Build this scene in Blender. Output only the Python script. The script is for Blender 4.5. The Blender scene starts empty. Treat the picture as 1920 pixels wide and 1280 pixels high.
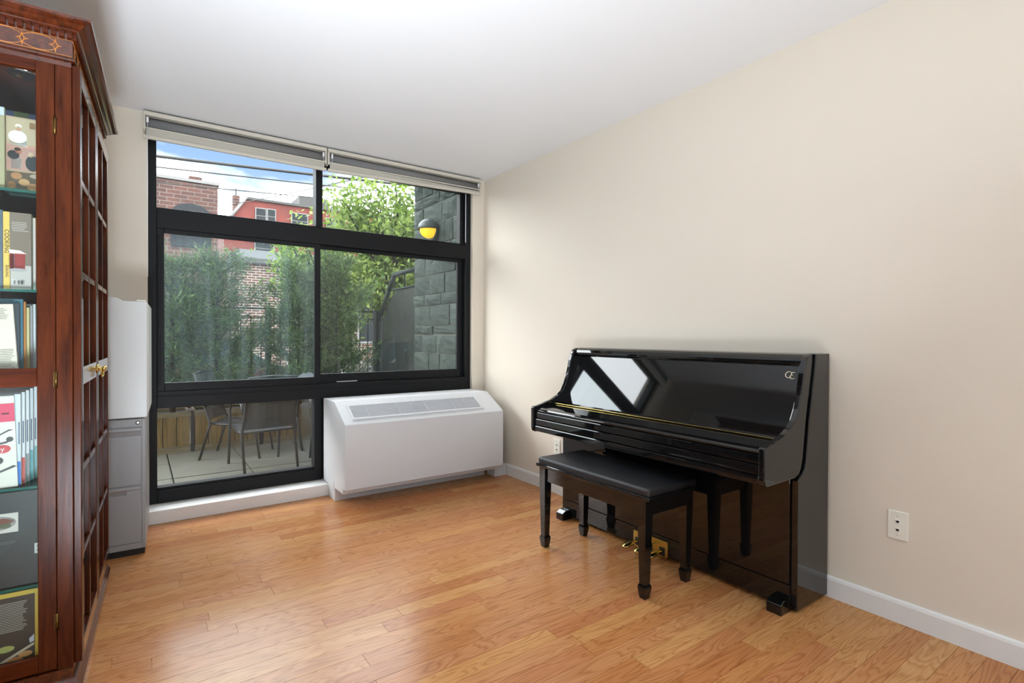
import bpy, bmesh, math, random
from mathutils import Vector, Matrix, Quaternion
random.seed(7)
sc = bpy.context.scene
C = sc.collection
PI = math.pi

# ------------------------------------------------------------------ camera
def set_camera():
    f, yaw, pitch, roll, h = 987.5, 0.6179, -0.0096, 0.0038, 1.1614
    fw = Vector((math.sin(yaw)*math.cos(pitch), math.cos(yaw)*math.cos(pitch), math.sin(pitch)))
    r = Vector((math.cos(yaw), -math.sin(yaw), 0)); u = r.cross(fw)
    r2 = r*math.cos(roll)+u*math.sin(roll); u2 = -r*math.sin(roll)+u*math.cos(roll)
    m = Matrix(((r2.x, u2.x, -fw.x, 0), (r2.y, u2.y, -fw.y, 0), (r2.z, u2.z, -fw.z, h), (0, 0, 0, 1)))
    cd = bpy.data.cameras.new('camera'); cd.sensor_width = 36; cd.lens = f/1920*36
    cd.clip_start = .02; cd.clip_end = 500
    co = bpy.data.objects.new('camera', cd); C.objects.link(co); co.matrix_world = m
    sc.camera = co
set_camera()

# ------------------------------------------------------------------ world, sun, fill lights, exposure
vs = sc.view_settings
vs.view_transform = 'Standard'; vs.look = 'None'; vs.gamma = 1; vs.use_curve_mapping = False
vs.exposure = 0.6
SKY_CLOUD = 8.7
def make_world():
    w = bpy.data.worlds.new('sky'); sc.world = w; w.use_nodes = True
    nt = w.node_tree; nt.nodes.clear(); N = nt.nodes.new; Lk = nt.links.new
    out = N('ShaderNodeOutputWorld'); bg = N('ShaderNodeBackground'); Lk(bg.outputs[0], out.inputs[0])
    tc = N('ShaderNodeTexCoord'); sep = N('ShaderNodeSeparateXYZ'); Lk(tc.outputs['Generated'], sep.inputs[0])
    za = N('ShaderNodeMath'); za.operation = 'ADD'; za.inputs[1].default_value = .18; Lk(sep.outputs[2], za.inputs[0])
    zm = N('ShaderNodeMath'); zm.operation = 'MAXIMUM'; zm.inputs[1].default_value = .05; Lk(za.outputs[0], zm.inputs[0])
    dv = N('ShaderNodeVectorMath'); dv.operation = 'DIVIDE'; vr = N('ShaderNodeVectorRotate'); vr.rotation_type = 'Z_AXIS'; vr.inputs['Angle'].default_value = math.radians(-275); Lk(tc.outputs['Generated'], vr.inputs['Vector']); Lk(vr.outputs[0], dv.inputs[0])
    cb = N('ShaderNodeCombineXYZ'); [Lk(zm.outputs[0], cb.inputs[i]) for i in range(3)]
    Lk(cb.outputs[0], dv.inputs[1])
    nz = N('ShaderNodeTexNoise'); nz.noise_dimensions = '4D'; nz.inputs['W'].default_value = 42.47
    nz.inputs['Scale'].default_value = 1.3; nz.inputs['Detail'].default_value = 8; nz.inputs['Roughness'].default_value = .55
    Lk(dv.outputs[0], nz.inputs['Vector'])
    rp = N('ShaderNodeValToRGB'); rp.color_ramp.elements[0].position = .385; rp.color_ramp.elements[1].position = .46
    Lk(nz.outputs['Fac'], rp.inputs[0])
    gr = N('ShaderNodeValToRGB'); gr.color_ramp.elements[0].position = 0.0; gr.color_ramp.elements[0].color = (.55, .68, .85, 1)
    gr.color_ramp.elements[1].position = .5; gr.color_ramp.elements[1].color = (.10, .28, .70, 1)
    Lk(sep.outputs[2], gr.inputs[0])
    mx = N('ShaderNodeMix'); mx.data_type = 'RGBA'; Lk(rp.outputs[0], mx.inputs[0]); Lk(gr.outputs[0], mx.inputs[6])
    mx.inputs[7].default_value = (1.0, 1.1, 1.25, 1)
    thick = N('ShaderNodeMapRange'); thick.inputs[1].default_value = .44; thick.inputs[2].default_value = .50; Lk(nz.outputs['Fac'], thick.inputs[0])
    m1 = N('ShaderNodeMix'); m1.data_type = 'RGBA'; Lk(thick.outputs[0], m1.inputs[0]); Lk(mx.outputs[2], m1.inputs[6])
    m1.inputs[7].default_value = (SKY_CLOUD*.97, SKY_CLOUD, SKY_CLOUD*1.04, 1)
    lo = N('ShaderNodeMapRange'); lo.inputs[1].default_value = -.02; lo.inputs[2].default_value = .02; Lk(sep.outputs[2], lo.inputs[0])
    m2 = N('ShaderNodeMix'); m2.data_type = 'RGBA'; Lk(lo.outputs[0], m2.inputs[0]); m2.inputs[6].default_value = (.25, .25, .24, 1)
    Lk(m1.outputs[2], m2.inputs[7]); Lk(m2.outputs[2], bg.inputs[0]); bg.inputs[1].default_value = 1.0
    return nz
sky_noise = make_world()
sun = bpy.data.lights.new('sun', 'SUN'); sun.energy = 2.0; sun.angle = .06; sun.color = (1, .95, .86)
so = bpy.data.objects.new('sun', sun); C.objects.link(so)
so.rotation_euler = Vector((-.35, .62, -.70)).to_track_quat('-Z', 'Y').to_euler()   # light travels away from the room, over its roof
def area(name, loc, look, sx, sy, energy, col=(1, 1, 1)):
    l = bpy.data.lights.new(name, 'AREA'); l.shape = 'RECTANGLE'; l.size = sx; l.size_y = sy; l.energy = energy; l.color = col
    o = bpy.data.objects.new(name, l); C.objects.link(o); o.location = loc
    o.rotation_euler = (Vector(look)-Vector(loc)).to_track_quat('-Z', 'Y').to_euler(); return o
# unseen fill lights added behind and beside the camera to brighten the ceiling
area('ceiling_wash', (.9, -1.9, 1.75), (.9, -1.85, 2.75), 2.6, 2.2, 50, (.82, .95, 1.08))
bw = area('bounce_wash', (-.14, .45, .06), (.55, 2.25, 2.55), .54, 1.2, 57, (.82, .94, 1.06)); bw.data.spread = math.radians(114)
# ------------------------------------------------------------------ helpers
def link(o, parent=None):
    C.objects.link(o)
    if parent is not None: o.parent = parent
    return o
ORG = {}
def empty(name, loc=(0, 0, 0), rz=0):
    o = bpy.data.objects.new(name, None); C.objects.link(o); o.location = loc; o.rotation_euler = (0, 0, rz)
    o.empty_display_size = .05
    return o
def tag(o, label=None, cat=None, group=None, kind=None):
    if label: o['label'] = label
    if cat: o['category'] = cat
    if group: o['group'] = group
    if kind: o['kind'] = kind
    return o
def thing(name, label, cat, loc=(0, 0, 0), rz=0, group=None):
    return tag(empty(name, loc, rz), label, cat, group)
class MB:
    """collects geometry; build() makes ONE mesh object. off is subtracted (origin of the parent empty)."""
    def __init__(s): s.v = []; s.f = []; s.sm = []
    def add(s, vs_, fs, smooth=False):
        b = len(s.v); s.v += [tuple(x) for x in vs_]; s.f += [tuple(i+b for i in f) for f in fs]; s.sm += [smooth]*len(fs); return s
    def box(s, x0, x1, y0, y1, z0, z1, bev=0, seg=2):
        if x0 > x1: x0, x1 = x1, x0
        if y0 > y1: y0, y1 = y1, y0
        if z0 > z1: z0, z1 = z1, z0
        if bev <= 0:
            v = [(x, y, z) for x in (x0, x1) for y in (y0, y1) for z in (z0, z1)]
            return s.add(v, [(0, 1, 3, 2), (4, 6, 7, 5), (0, 4, 5, 1), (2, 3, 7, 6), (0, 2, 6, 4), (1, 5, 7, 3)])
        bm = bmesh.new(); bmesh.ops.create_cube(bm, size=1)
        for v in bm.verts: v.co = Vector(((x0+x1)/2+v.co.x*(x1-x0), (y0+y1)/2+v.co.y*(y1-y0), (z0+z1)/2+v.co.z*(z1-z0)))
        bev = min(bev, .49*min(x1-x0, y1-y0, z1-z0))
        bmesh.ops.bevel(bm, geom=bm.edges[:], offset=bev, segments=seg, profile=.5, affect='EDGES', clamp_overlap=True)
        return s.bm(bm)
    def bm(s, bm, smooth=False):
        bm.verts.index_update()
        s.add([v.co[:] for v in bm.verts], [[v.index for v in f.verts] for f in bm.faces], smooth); bm.free(); return s
    def prism(s, poly, axis, a, b, bev=0, seg=2):
        """poly: 2D outline; axis 'x': (y,z) outline, 'y': (x,z), 'z': (x,y); extruded a..b"""
        def P(p, t):
            return (t, p[0], p[1]) if axis == 'x' else (p[0], t, p[1]) if axis == 'y' else (p[0], p[1], t)
        bm = bmesh.new(); n = len(poly)
        va = [bm.verts.new(P(p, a)) for p in poly]; vb = [bm.verts.new(P(p, b)) for p in poly]
        bm.faces.new(va); bm.faces.new(vb[::-1])
        for i in range(n): bm.faces.new((va[i], vb[i], vb[(i+1) % n], va[(i+1) % n]))
        bmesh.ops.recalc_face_normals(bm, faces=bm.faces[:])
        if bev > 0:
            ed = [e for e in bm.edges if len(e.link_faces) == 2 and e.calc_face_angle(0) > .6]
            bmesh.ops.bevel(bm, geom=ed, offset=bev, segments=seg, profile=.5, affect='EDGES', clamp_overlap=True)
        return s.bm(bm)
    def tube(s, pts, r, n=8, cap=True, closed=False):
        pts = [Vector(p) for p in pts]; m = len(pts); rings = []
        rr = r if isinstance(r, (list, tuple)) else [r]*m
        up = None
        for i, p in enumerate(pts):
            if closed: t = (pts[(i+1) % m]-pts[i-1]).normalized()
            else: t = ((pts[i+1] if i < m-1 else p)-(pts[i-1] if i > 0 else p)).normalized()
            if up is None:
                up = t.orthogonal().normalized()
            else:
                up = (up - t*up.dot(t))
                up = up.normalized() if up.length > 1e-6 else t.orthogonal().normalized()
            sd = t.cross(up)
            rings.append([p+(up*math.cos(2*PI*k/n)+sd*math.sin(2*PI*k/n))*rr[i] for k in range(n)])
        v = [q for R in rings for q in R]; f = []
        for i in range(m if closed else m-1):
            j = (i+1) % m
            for k in range(n): f.append((i*n+k, i*n+(k+1) % n, j*n+(k+1) % n, j*n+k))
        if cap and not closed: f += [tuple(range(n))[::-1], tuple(range((m-1)*n, m*n))]
        return s.add(v, f, True)
    def lathe(s, prof, n=24, mat=None):
        v = []; f = []
        for (r, z) in prof:
            for k in range(n): v.append((r*math.cos(2*PI*k/n), r*math.sin(2*PI*k/n), z))
        m = len(prof)
        for i in range(m-1):
            for k in range(n): f.append((i*n+k, i*n+(k+1) % n, (i+1)*n+(k+1) % n, (i+1)*n+k))
        f += [tuple(range(n))[::-1], tuple(range((m-1)*n, m*n))]
        if mat is not None: v = [tuple(mat @ Vector(q)) for q in v]
        return s.add(v, f, True)
    def rings(s, rects):
        """stack of rectangles (x0,x1,y0,y1,z) joined into a moulding"""
        v = []; f = []
        for (x0, x1, y0, y1, z) in rects: v += [(x0, y0, z), (x1, y0, z), (x1, y1, z), (x0, y1, z)]
        for i in range(len(rects)-1):
            for k in range(4): f.append((i*4+k, i*4+(k+1) % 4, i*4+4+(k+1) % 4, i*4+4+k))
        f += [(3, 2, 1, 0), tuple(range(len(v)-4, len(v)))]
        return s.add(v, f)
    def mesh(s, name, off=(0, 0, 0)):
        me = bpy.data.meshes.new(name)
        me.from_pydata([(x-off[0], y-off[1], z-off[2]) for x, y, z in s.v], [], s.f)
        me.polygons.foreach_set('use_smooth', s.sm); me.update(); return me
    def build(s, name, mat, parent=None, off=None, kind=None, label=None):
        if off is None: off = tuple(parent.location) if (parent is not None and parent.get('_w')) else (0, 0, 0)
        me = s.mesh(name, off); o = bpy.data.objects.new(name, me); me.materials.append(mat); link(o, parent)
        if kind: o['kind'] = kind
        if label: o['label'] = label
        return o
def wthing(name, label, cat, loc, group=None):
    """thing whose parts are given in world coordinates (unrotated)"""
    t = thing(name, label, cat, loc, 0, group); t['_w'] = 1; return t
def part(mb, name, mat, root, parent=None, **k):
    """part whose coordinates share the frame of root (root is an unrotated wthing)"""
    return mb.build(name, mat, parent or root, off=tuple(root.location), **k)
def copy_tree(o, parent=None):
    c = o.copy(); C.objects.link(c); c.parent = parent
    for ch in o.children: copy_tree(ch, c)
    return c
def text_mb(s, size, M):
    cu = bpy.data.curves.new('t', 'FONT'); cu.body = s; cu.size = size; cu.align_x = 'CENTER'; cu.align_y = 'CENTER'
    cu.extrude = .0002; cu.resolution_u = 3
    o = bpy.data.objects.new('t', cu); C.objects.link(o); bpy.context.view_layer.update()
    me = bpy.data.meshes.new_from_object(o.evaluated_get(bpy.context.evaluated_depsgraph_get()))
    mb = MB(); mb.add([tuple(M @ v.co) for v in me.vertices], [tuple(p.vertices) for p in me.polygons])
    bpy.data.objects.remove(o); bpy.data.curves.remove(cu); bpy.data.meshes.remove(me); return mb

# ------------------------------------------------------------------ materials
def lin(r, g, b): # srgb 0-255 -> linear
    g_ = lambda c: (c/255/12.92) if c/255 <= .04045 else ((c/255+.055)/1.055)**2.4
    return (g_(r), g_(g), g_(b))
def ext(r, g, b, k=.15):      # outdoor surfaces: albedo scaled down to balance the raised sky brightness
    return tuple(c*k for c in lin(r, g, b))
def new_mat(name):
    m = bpy.data.materials.new(name); m.use_nodes = True; nt = m.node_tree
    return m, nt, nt.nodes['Principled BSDF'], nt.nodes.new, nt.links.new
def pbr(name, col, rough=.5, metal=0, var=.06, scale=6, bump=0, bscale=60, spec=.5, coat=0, stretch=(1, 1, 1), rvar=0, sss=0):
    m, nt, b, N, Lk = new_mat(name)
    geo = N('ShaderNodeNewGeometry'); mp = N('ShaderNodeVectorMath'); mp.operation = 'MULTIPLY'; mp.inputs[1].default_value = stretch
    Lk(geo.outputs['Position'], mp.inputs[0])
    nz = N('ShaderNodeTexNoise'); nz.inputs['Scale'].default_value = scale; nz.inputs['Detail'].default_value = 5
    Lk(mp.outputs[0], nz.inputs['Vector'])
    mx = N('ShaderNodeMix'); mx.data_type = 'RGBA'
    mx.inputs[6].default_value = tuple(max(0, c*(1-var)) for c in col)+(1,); mx.inputs[7].default_value = tuple(min(1, c*(1+var)) for c in col)+(1,)
    Lk(nz.outputs['Fac'], mx.inputs[0]); Lk(mx.outputs[2], b.inputs['Base Color'])
    b.inputs['Roughness'].default_value = rough; b.inputs['Metallic'].default_value = metal
    b.inputs['Specular IOR Level'].default_value = spec; b.inputs['Coat Weight'].default_value = coat; b.inputs['Coat Roughness'].default_value = .04
    if rvar:
        mr = N('ShaderNodeMapRange'); mr.inputs[3].default_value = rough-rvar; mr.inputs[4].default_value = rough+rvar
        Lk(nz.outputs['Fac'], mr.inputs[0]); Lk(mr.outputs[0], b.inputs['Roughness'])
    if bump:
        n2 = N('ShaderNodeTexNoise'); n2.inputs['Scale'].default_value = bscale; n2.inputs['Detail'].default_value = 3
        Lk(mp.outputs[0], n2.inputs['Vector'])
        bp = N('ShaderNodeBump'); bp.inputs['Strength'].default_value = bump; bp.inputs['Distance'].default_value = .01
        Lk(n2.outputs['Fac'], bp.inputs['Height']); Lk(bp.outputs[0], b.inputs['Normal'])
    return m
def emit(name, col, strength):
    m, nt, b, N, Lk = new_mat(name)
    b.inputs['Base Color'].default_value = col+(1,); b.inputs['Emission Color'].default_value = col+(1,); b.inputs['Emission Strength'].default_value = strength
    return m
def glass(name, tint=(1, 1, 1), dirt=0, dirtcol=(.7, .8, .8), streak=0, ior=1.45, rough=0):
    m, nt, b, N, Lk = new_mat(name); nt.nodes.remove(b); out = nt.nodes['Material Output']
    tr = N('ShaderNodeBsdfTransparent'); tr.inputs[0].default_value = tint+(1,)
    gl = N('ShaderNodeBsdfGlossy'); gl.inputs['Roughness'].default_value = rough
    # Schlick reflectance that is the same on both faces of the thin pane
    lw = N('ShaderNodeLayerWeight'); lw.inputs[0].default_value = .5
    pw = N('ShaderNodeMath'); pw.operation = 'POWER'; pw.inputs[1].default_value = 5; Lk(lw.outputs['Facing'], pw.inputs[0])
    f0 = ((ior-1)/(ior+1))**2*.7
    fr = N('ShaderNodeMapRange'); fr.inputs[3].default_value = f0; fr.inputs[4].default_value = 1.0; Lk(pw.outputs[0], fr.inputs[0])
    mx = N('ShaderNodeMixShader'); Lk(fr.outputs[0], mx.inputs[0]); Lk(tr.outputs[0], mx.inputs[1]); Lk(gl.outputs[0], mx.inputs[2])
    last = mx
    if dirt:
        df = N('ShaderNodeBsdfDiffuse'); df.inputs[0].default_value = dirtcol+(1,)
        tl = N('ShaderNodeBsdfTranslucent'); tl.inputs[0].default_value = dirtcol+(1,)
        dm = N('ShaderNodeMixShader'); dm.inputs[0].default_value = .5; Lk(df.outputs[0], dm.inputs[1]); Lk(tl.outputs[0], dm.inputs[2])
        geo = N('ShaderNodeNewGeometry'); mp = N('ShaderNodeVectorMath'); mp.operation = 'MULTIPLY'; mp.inputs[1].default_value = (14, 1, .8)
        Lk(geo.outputs['Position'], mp.inputs[0]); nz = N('ShaderNodeTexNoise'); nz.inputs['Scale'].default_value = 1.5; nz.inputs['Detail'].default_value = 6
        Lk(mp.outputs[0], nz.inputs['Vector'])
        mr = N('ShaderNodeMapRange'); mr.inputs[1].default_value = .35; mr.inputs[2].default_value = .75
        mr.inputs[3].default_value = dirt*(1-streak); mr.inputs[4].default_value = dirt*(1+streak); Lk(nz.outputs['Fac'], mr.inputs[0])
        m3 = N('ShaderNodeMixShader'); Lk(mr.outputs[0], m3.inputs[0]); Lk(mx.outputs[0], m3.inputs[1]); Lk(dm.outputs[0], m3.inputs[2]); last = m3
    Lk(last.outputs[0], out.inputs[0]); return m
def wood(name, c0, c1, rough=.3, axis=2, scale=1, coat=0, ringscale=14, spec=.14):
    """stained wood, grain along axis"""
    m, nt, b, N, Lk = new_mat(name)
    tc = N('ShaderNodeTexCoord'); mp = N('ShaderNodeMapping'); s = [ringscale]*3; s[axis] = 1.2
    mp.inputs['Scale'].default_value = [q*scale for q in s]; Lk(tc.outputs['Object'], mp.inputs[0])
    nz = N('ShaderNodeTexNoise'); nz.inputs['Scale'].default_value = 3; nz.inputs['Detail'].default_value = 8; nz.inputs['Roughness'].default_value = .65; nz.inputs['Distortion'].default_value = .6
    Lk(mp.outputs[0], nz.inputs['Vector'])
    rp = N('ShaderNodeValToRGB'); rp.color_ramp.elements[0].position = .3; rp.color_ramp.elements[1].position = .7
    rp.color_ramp.elements[0].color = c0+(1,); rp.color_ramp.elements[1].color = c1+(1,); Lk(nz.outputs['Fac'], rp.inputs[0]); Lk(rp.outputs[0], b.inputs['Base Color'])
    b.inputs['Roughness'].default_value = rough; b.inputs['Specular IOR Level'].default_value = spec; b.inputs['Coat Weight'].default_value = coat; b.inputs['Coat Roughness'].default_value = .12
    bp = N('ShaderNodeBump'); bp.inputs['Strength'].default_value = .06; bp.inputs['Distance'].default_value = .005; Lk(nz.outputs['Fac'], bp.inputs['Height']); Lk(bp.outputs[0], b.inputs['Normal'])
    return m
def oak(name):
    m, nt, b, N, Lk = new_mat(name)
    oi = N('ShaderNodeObjectInfo'); geo = N('ShaderNodeNewGeometry')
    off = N('ShaderNodeVectorMath'); off.operation = 'MULTIPLY'; off.inputs[1].default_value = (37, 23, 11)
    rc = N('ShaderNodeCombineXYZ'); [Lk(oi.outputs['Random'], rc.inputs[i]) for i in range(3)]; Lk(rc.outputs[0], off.inputs[0])
    ad = N('ShaderNodeVectorMath'); Lk(geo.outputs['Position'], ad.inputs[0]); Lk(off.outputs[0], ad.inputs[1])
    st = N('ShaderNodeVectorMath'); st.operation = 'MULTIPLY'; st.inputs[1].default_value = (1.0, 7.5, 1); Lk(ad.outputs[0], st.inputs[0])
    # broad cathedral figure: bands of a distorted field
    nz = N('ShaderNodeTexNoise'); nz.inputs['Scale'].default_value = 1.7; nz.inputs['Detail'].default_value = 2.5; nz.inputs['Distortion'].default_value = .5; Lk(st.outputs[0], nz.inputs['Vector'])
    ml = N('ShaderNodeMath'); ml.operation = 'MULTIPLY'; ml.inputs[1].default_value = 15; Lk(nz.outputs['Fac'], ml.inputs[0])
    fr = N('ShaderNodeMath'); fr.operation = 'FRACT'; Lk(ml.outputs[0], fr.inputs[0])
    r1 = N('ShaderNodeValToRGB'); e = r1.color_ramp.elements; e[0].position = 0; e[0].color = (.50, .33, .22, 1); e[1].position = 1; e[1].color = (.68, .52, .38, 1)
    q = e.new(.22); q.color = (.95, .95, .95, 1); q = e.new(.62); q.color = (1, 1, 1, 1)
    Lk(fr.outputs[0], r1.inputs[0])
    # fine pores
    st2 = N('ShaderNodeVectorMath'); st2.operation = 'MULTIPLY'; st2.inputs[1].default_value = (5, 170, 1); Lk(ad.outputs[0], st2.inputs[0])
    n2 = N('ShaderNodeTexNoise'); n2.inputs['Scale'].default_value = 1.0; n2.inputs['Detail'].default_value = 4; Lk(st2.outputs[0], n2.inputs['Vector'])
    r2 = N('ShaderNodeMapRange'); r2.inputs[1].default_value = .3; r2.inputs[2].default_value = .7; r2.inputs[3].default_value = .82; r2.inputs[4].default_value = 1.05; Lk(n2.outputs['Fac'], r2.inputs[0])
    # plank tone
    ton = N('ShaderNodeValToRGB'); ee = ton.color_ramp.elements
    ee[0].position = 0; ee[0].color = lin(184, 124, 80)+(1,); ee[1].position = 1; ee[1].color = lin(206, 158, 110)+(1,)
    for p, c in ((.2, (196, 140, 92)), (.4, (200, 147, 102)), (.6, (190, 130, 90)), (.8, (202, 150, 98))):
        q = ee.new(p); q.color = lin(*c)+(1,)
    Lk(oi.outputs['Random'], ton.inputs[0])
    nb = N('ShaderNodeTexNoise'); nb.inputs['Scale'].default_value = 1.1; nb.inputs['Detail'].default_value = 3; Lk(st.outputs[0], nb.inputs['Vector'])
    hue = N('ShaderNodeMix'); hue.data_type = 'RGBA'; hue.inputs[6].default_value = (1.04, .93, .82, 1); hue.inputs[7].default_value = (1.0, .97, .84, 1); Lk(nb.outputs['Fac'], hue.inputs[0])
    def mulc(a, bb, fac=1.0):
        mm = N('ShaderNodeMix'); mm.data_type = 'RGBA'; mm.blend_type = 'MULTIPLY'; mm.inputs[0].default_value = fac; Lk(a, mm.inputs[6]); Lk(bb, mm.inputs[7]); return mm.outputs[2]
    c = mulc(ton.outputs[0], hue.outputs[2]); c = mulc(c, r1.outputs[0], .6); c = mulc(c, r2.outputs[0], .8)
    Lk(c, b.inputs['Base Color'])
    wv = N('ShaderNodeTexNoise'); wv.inputs['Scale'].default_value = 7; wv.inputs['Detail'].default_value = 2; Lk(ad.outputs[0], wv.inputs['Vector'])
    bp = N('ShaderNodeBump'); bp.inputs['Strength'].default_value = .02; bp.inputs['Distance'].default_value = .02; Lk(wv.outputs['Fac'], bp.inputs['Height'])
    bp2 = N('ShaderNodeBump'); bp2.inputs['Strength'].default_value = .05; bp2.inputs['Distance'].default_value = .002; Lk(n2.outputs['Fac'], bp2.inputs['Height']); Lk(bp.outputs[0], bp2.inputs['Normal'])
    Lk(bp2.outputs[0], b.inputs['Normal'])
    sc_ = N('ShaderNodeTexNoise'); sc_.inputs['Scale'].default_value = 2.2; sc_.inputs['Detail'].default_value = 6; Lk(geo.outputs['Position'], sc_.inputs['Vector'])
    mr = N('ShaderNodeMapRange'); mr.inputs[1].default_value = .1; mr.inputs[2].default_value = .9; mr.inputs[3].default_value = .19; mr.inputs[4].default_value = .25; Lk(sc_.outputs['Fac'], mr.inputs[0])
    Lk(mr.outputs[0], b.inputs['Roughness']); b.inputs['Specular IOR Level'].default_value = .2
    return m
def brick_mat(name, c1, c2, mortar, sx, rough=.9, axis='y'):
    m, nt, b, N, Lk = new_mat(name)
    geo = N('ShaderNodeNewGeometry'); sp = N('ShaderNodeSeparateXYZ'); Lk(geo.outputs['Position'], sp.inputs[0])
    cb = N('ShaderNodeCombineXYZ')
    if axis == 'y': Lk(sp.outputs[0], cb.inputs[0])
    else: Lk(sp.outputs[1], cb.inputs[0])
    Lk(sp.outputs[2], cb.inputs[1])
    br = N('ShaderNodeTexBrick'); br.inputs['Color1'].default_value = c1+(1,); br.inputs['Color2'].default_value = c2+(1,); br.inputs['Mortar'].default_value = mortar+(1,)
    br.inputs['Scale'].default_value = 1; br.inputs['Mortar Size'].default_value = .011; br.inputs['Brick Width'].default_value = .22*sx; br.inputs['Row Height'].default_value = .075*sx; br.inputs['Bias'].default_value = 0
    Lk(cb.outputs[0], br.inputs['Vector'])
    nz = N('ShaderNodeTexNoise'); nz.inputs['Scale'].default_value = 1.3; nz.inputs['Detail'].default_value = 6; Lk(geo.outputs['Position'], nz.inputs['Vector'])
    mr = N('ShaderNodeMapRange'); mr.inputs[1].default_value = .3; mr.inputs[2].default_value = .7; mr.inputs[3].default_value = .72; mr.inputs[4].default_value = 1.2; Lk(nz.outputs['Fac'], mr.inputs[0])
    mm = N('ShaderNodeMix'); mm.data_type = 'RGBA'; mm.blend_type = 'MULTIPLY'; mm.inputs[0].default_value = 1; Lk(br.outputs['Color'], mm.inputs[6]); Lk(mr.outputs[0], mm.inputs[7])
    Lk(mm.outputs[2], b.inputs['Base Color']); b.inputs['Roughness'].default_value = rough
    return m
def leaf_mat(name, c0, c1, rough=.55, trans=.35):
    m, nt, b, N, Lk = new_mat(name); out = nt.nodes['Material Output']
    geo = N('ShaderNodeNewGeometry'); rp = N('ShaderNodeValToRGB'); rp.color_ramp.elements[0].color = c0+(1,); rp.color_ramp.elements[1].color = c1+(1,)
    Lk(geo.outputs['Random Per Island'], rp.inputs[0]); Lk(rp.outputs[0], b.inputs['Base Color']); b.inputs['Roughness'].default_value = rough
    tl = N('ShaderNodeBsdfTranslucent'); Lk(rp.outputs[0], tl.inputs[0]); mx = N('ShaderNodeMixShader'); mx.inputs[0].default_value = trans
    Lk(b.outputs[0], mx.inputs[1]); Lk(tl.outputs[0], mx.inputs[2]); Lk(mx.outputs[0], out.inputs[0]); return m

def stone_mat(name, c0, c1):
    m, nt, b, N, Lk = new_mat(name)
    oi = N('ShaderNodeObjectInfo'); geo = N('ShaderNodeNewGeometry')
    nz = N('ShaderNodeTexNoise'); nz.inputs['Scale'].default_value = 14; nz.inputs['Detail'].default_value = 6; Lk(geo.outputs['Position'], nz.inputs['Vector'])
    ad = N('ShaderNodeMath'); ad.operation = 'MULTIPLY_ADD'; ad.inputs[1].default_value = .55; Lk(oi.outputs['Random'], ad.inputs[0])
    sb = N('ShaderNodeMapRange'); sb.inputs[1].default_value = .3; sb.inputs[2].default_value = .7; sb.inputs[3].default_value = 0; sb.inputs[4].default_value = .45; Lk(nz.outputs['Fac'], sb.inputs[0]); Lk(sb.outputs[0], ad.inputs[2])
    mx = N('ShaderNodeMix'); mx.data_type = 'RGBA'; mx.inputs[6].default_value = c0+(1,); mx.inputs[7].default_value = c1+(1,); Lk(ad.outputs[0], mx.inputs[0]); Lk(mx.outputs[2], b.inputs['Base Color'])
    b.inputs['Roughness'].default_value = .9; b.inputs['Specular IOR Level'].default_value = .2
    bp = N('ShaderNodeBump'); bp.inputs['Strength'].default_value = .35; bp.inputs['Distance'].default_value = .01; Lk(nz.outputs['Fac'], bp.inputs['Height']); Lk(bp.outputs[0], b.inputs['Normal'])
    return m
M = {}
M['wall'] = pbr('beige_wall_paint', lin(230, 219, 202), .62, var=.012, scale=1.5, bump=.02, bscale=180)
M['ceil'] = pbr('white_ceiling_paint', lin(238, 238, 238), .8, var=.008, scale=1)
M['trimw'] = pbr('white_trim_paint', lin(232, 230, 226), .4, var=.015, scale=4)
M['oak'] = oak('red_oak_planks')
M['gap'] = pbr('dark_floor_gap', lin(90, 58, 34), .8)
M['black'] = pbr('black_window_aluminium', lin(22, 23, 25), .45, var=.1, scale=3, spec=.22)
M['glass'] = glass('window_glass', (.97, .985, .98), dirt=.01, dirtcol=(.8, .85, .85), streak=.6)
M['dirty'] = glass('dusty_window_glass', (.92, .96, .96), dirt=.03, dirtcol=(.55, .72, .74), streak=.75)
M['ac'] = pbr('white_enamel_metal', lin(214, 214, 215), .38, var=.012, scale=3)
M['grey'] = pbr('dark_vent_void', lin(66, 66, 70), .7)
M['slat'] = pbr('vent_slat_metal', lin(196, 196, 200), .4)
M['piano'] = pbr('black_polished_lacquer', (.006, .0062, .0065), .03, var=.1, spec=.62, rvar=.012, scale=3)
M['felt'] = pbr('black_satin_wood', (.006, .006, .006), .45)
M['brass'] = pbr('polished_brass', lin(214, 186, 110), .22, metal=1, var=.08, scale=20)
M['leather'] = pbr('black_leatherette', (.012, .0125, .015), .36, var=.12, bump=.25, bscale=420, spec=.5)
M['mahog'] = wood('dark_mahogany', lin(42, 15, 6), lin(90, 41, 17), .24, 2, coat=0)
M['mahogy'] = wood('dark_mahogany_rail', lin(44, 15, 5), lin(96, 40, 15), .10, 1, coat=.5, spec=.5)
M['mahogx'] = wood('dark_mahogany_cross', lin(44, 15, 5), lin(96, 40, 15), .22, 0, coat=.05)
M['inlay'] = pbr('satinwood_inlay', lin(190, 118, 46), .4, var=.12, scale=40)
M['cglass'] = glass('cabinet_glass', (.93, .96, .95), ior=1.42)
M['sglass'] = glass('green_edged_shelf_glass', (.62, .80, .76), ior=1.45)
M['sedge'] = pbr('glass_shelf_edge', lin(24, 92, 84), .15, var=.15, scale=15)
M['oldbrass'] = pbr('antique_brass', lin(104, 80, 44), .35, metal=1, var=.2, scale=50)
M['chrome'] = pbr('chrome_ring', lin(215, 215, 218), .12, metal=1)
M['cabgrey'] = pbr('grey_powder_coat', lin(158, 157, 157), .45, var=.02, scale=30, bump=.04, bscale=500)
M['blackp'] = pbr('black_plastic_base', lin(28, 27, 26), .55)
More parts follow.
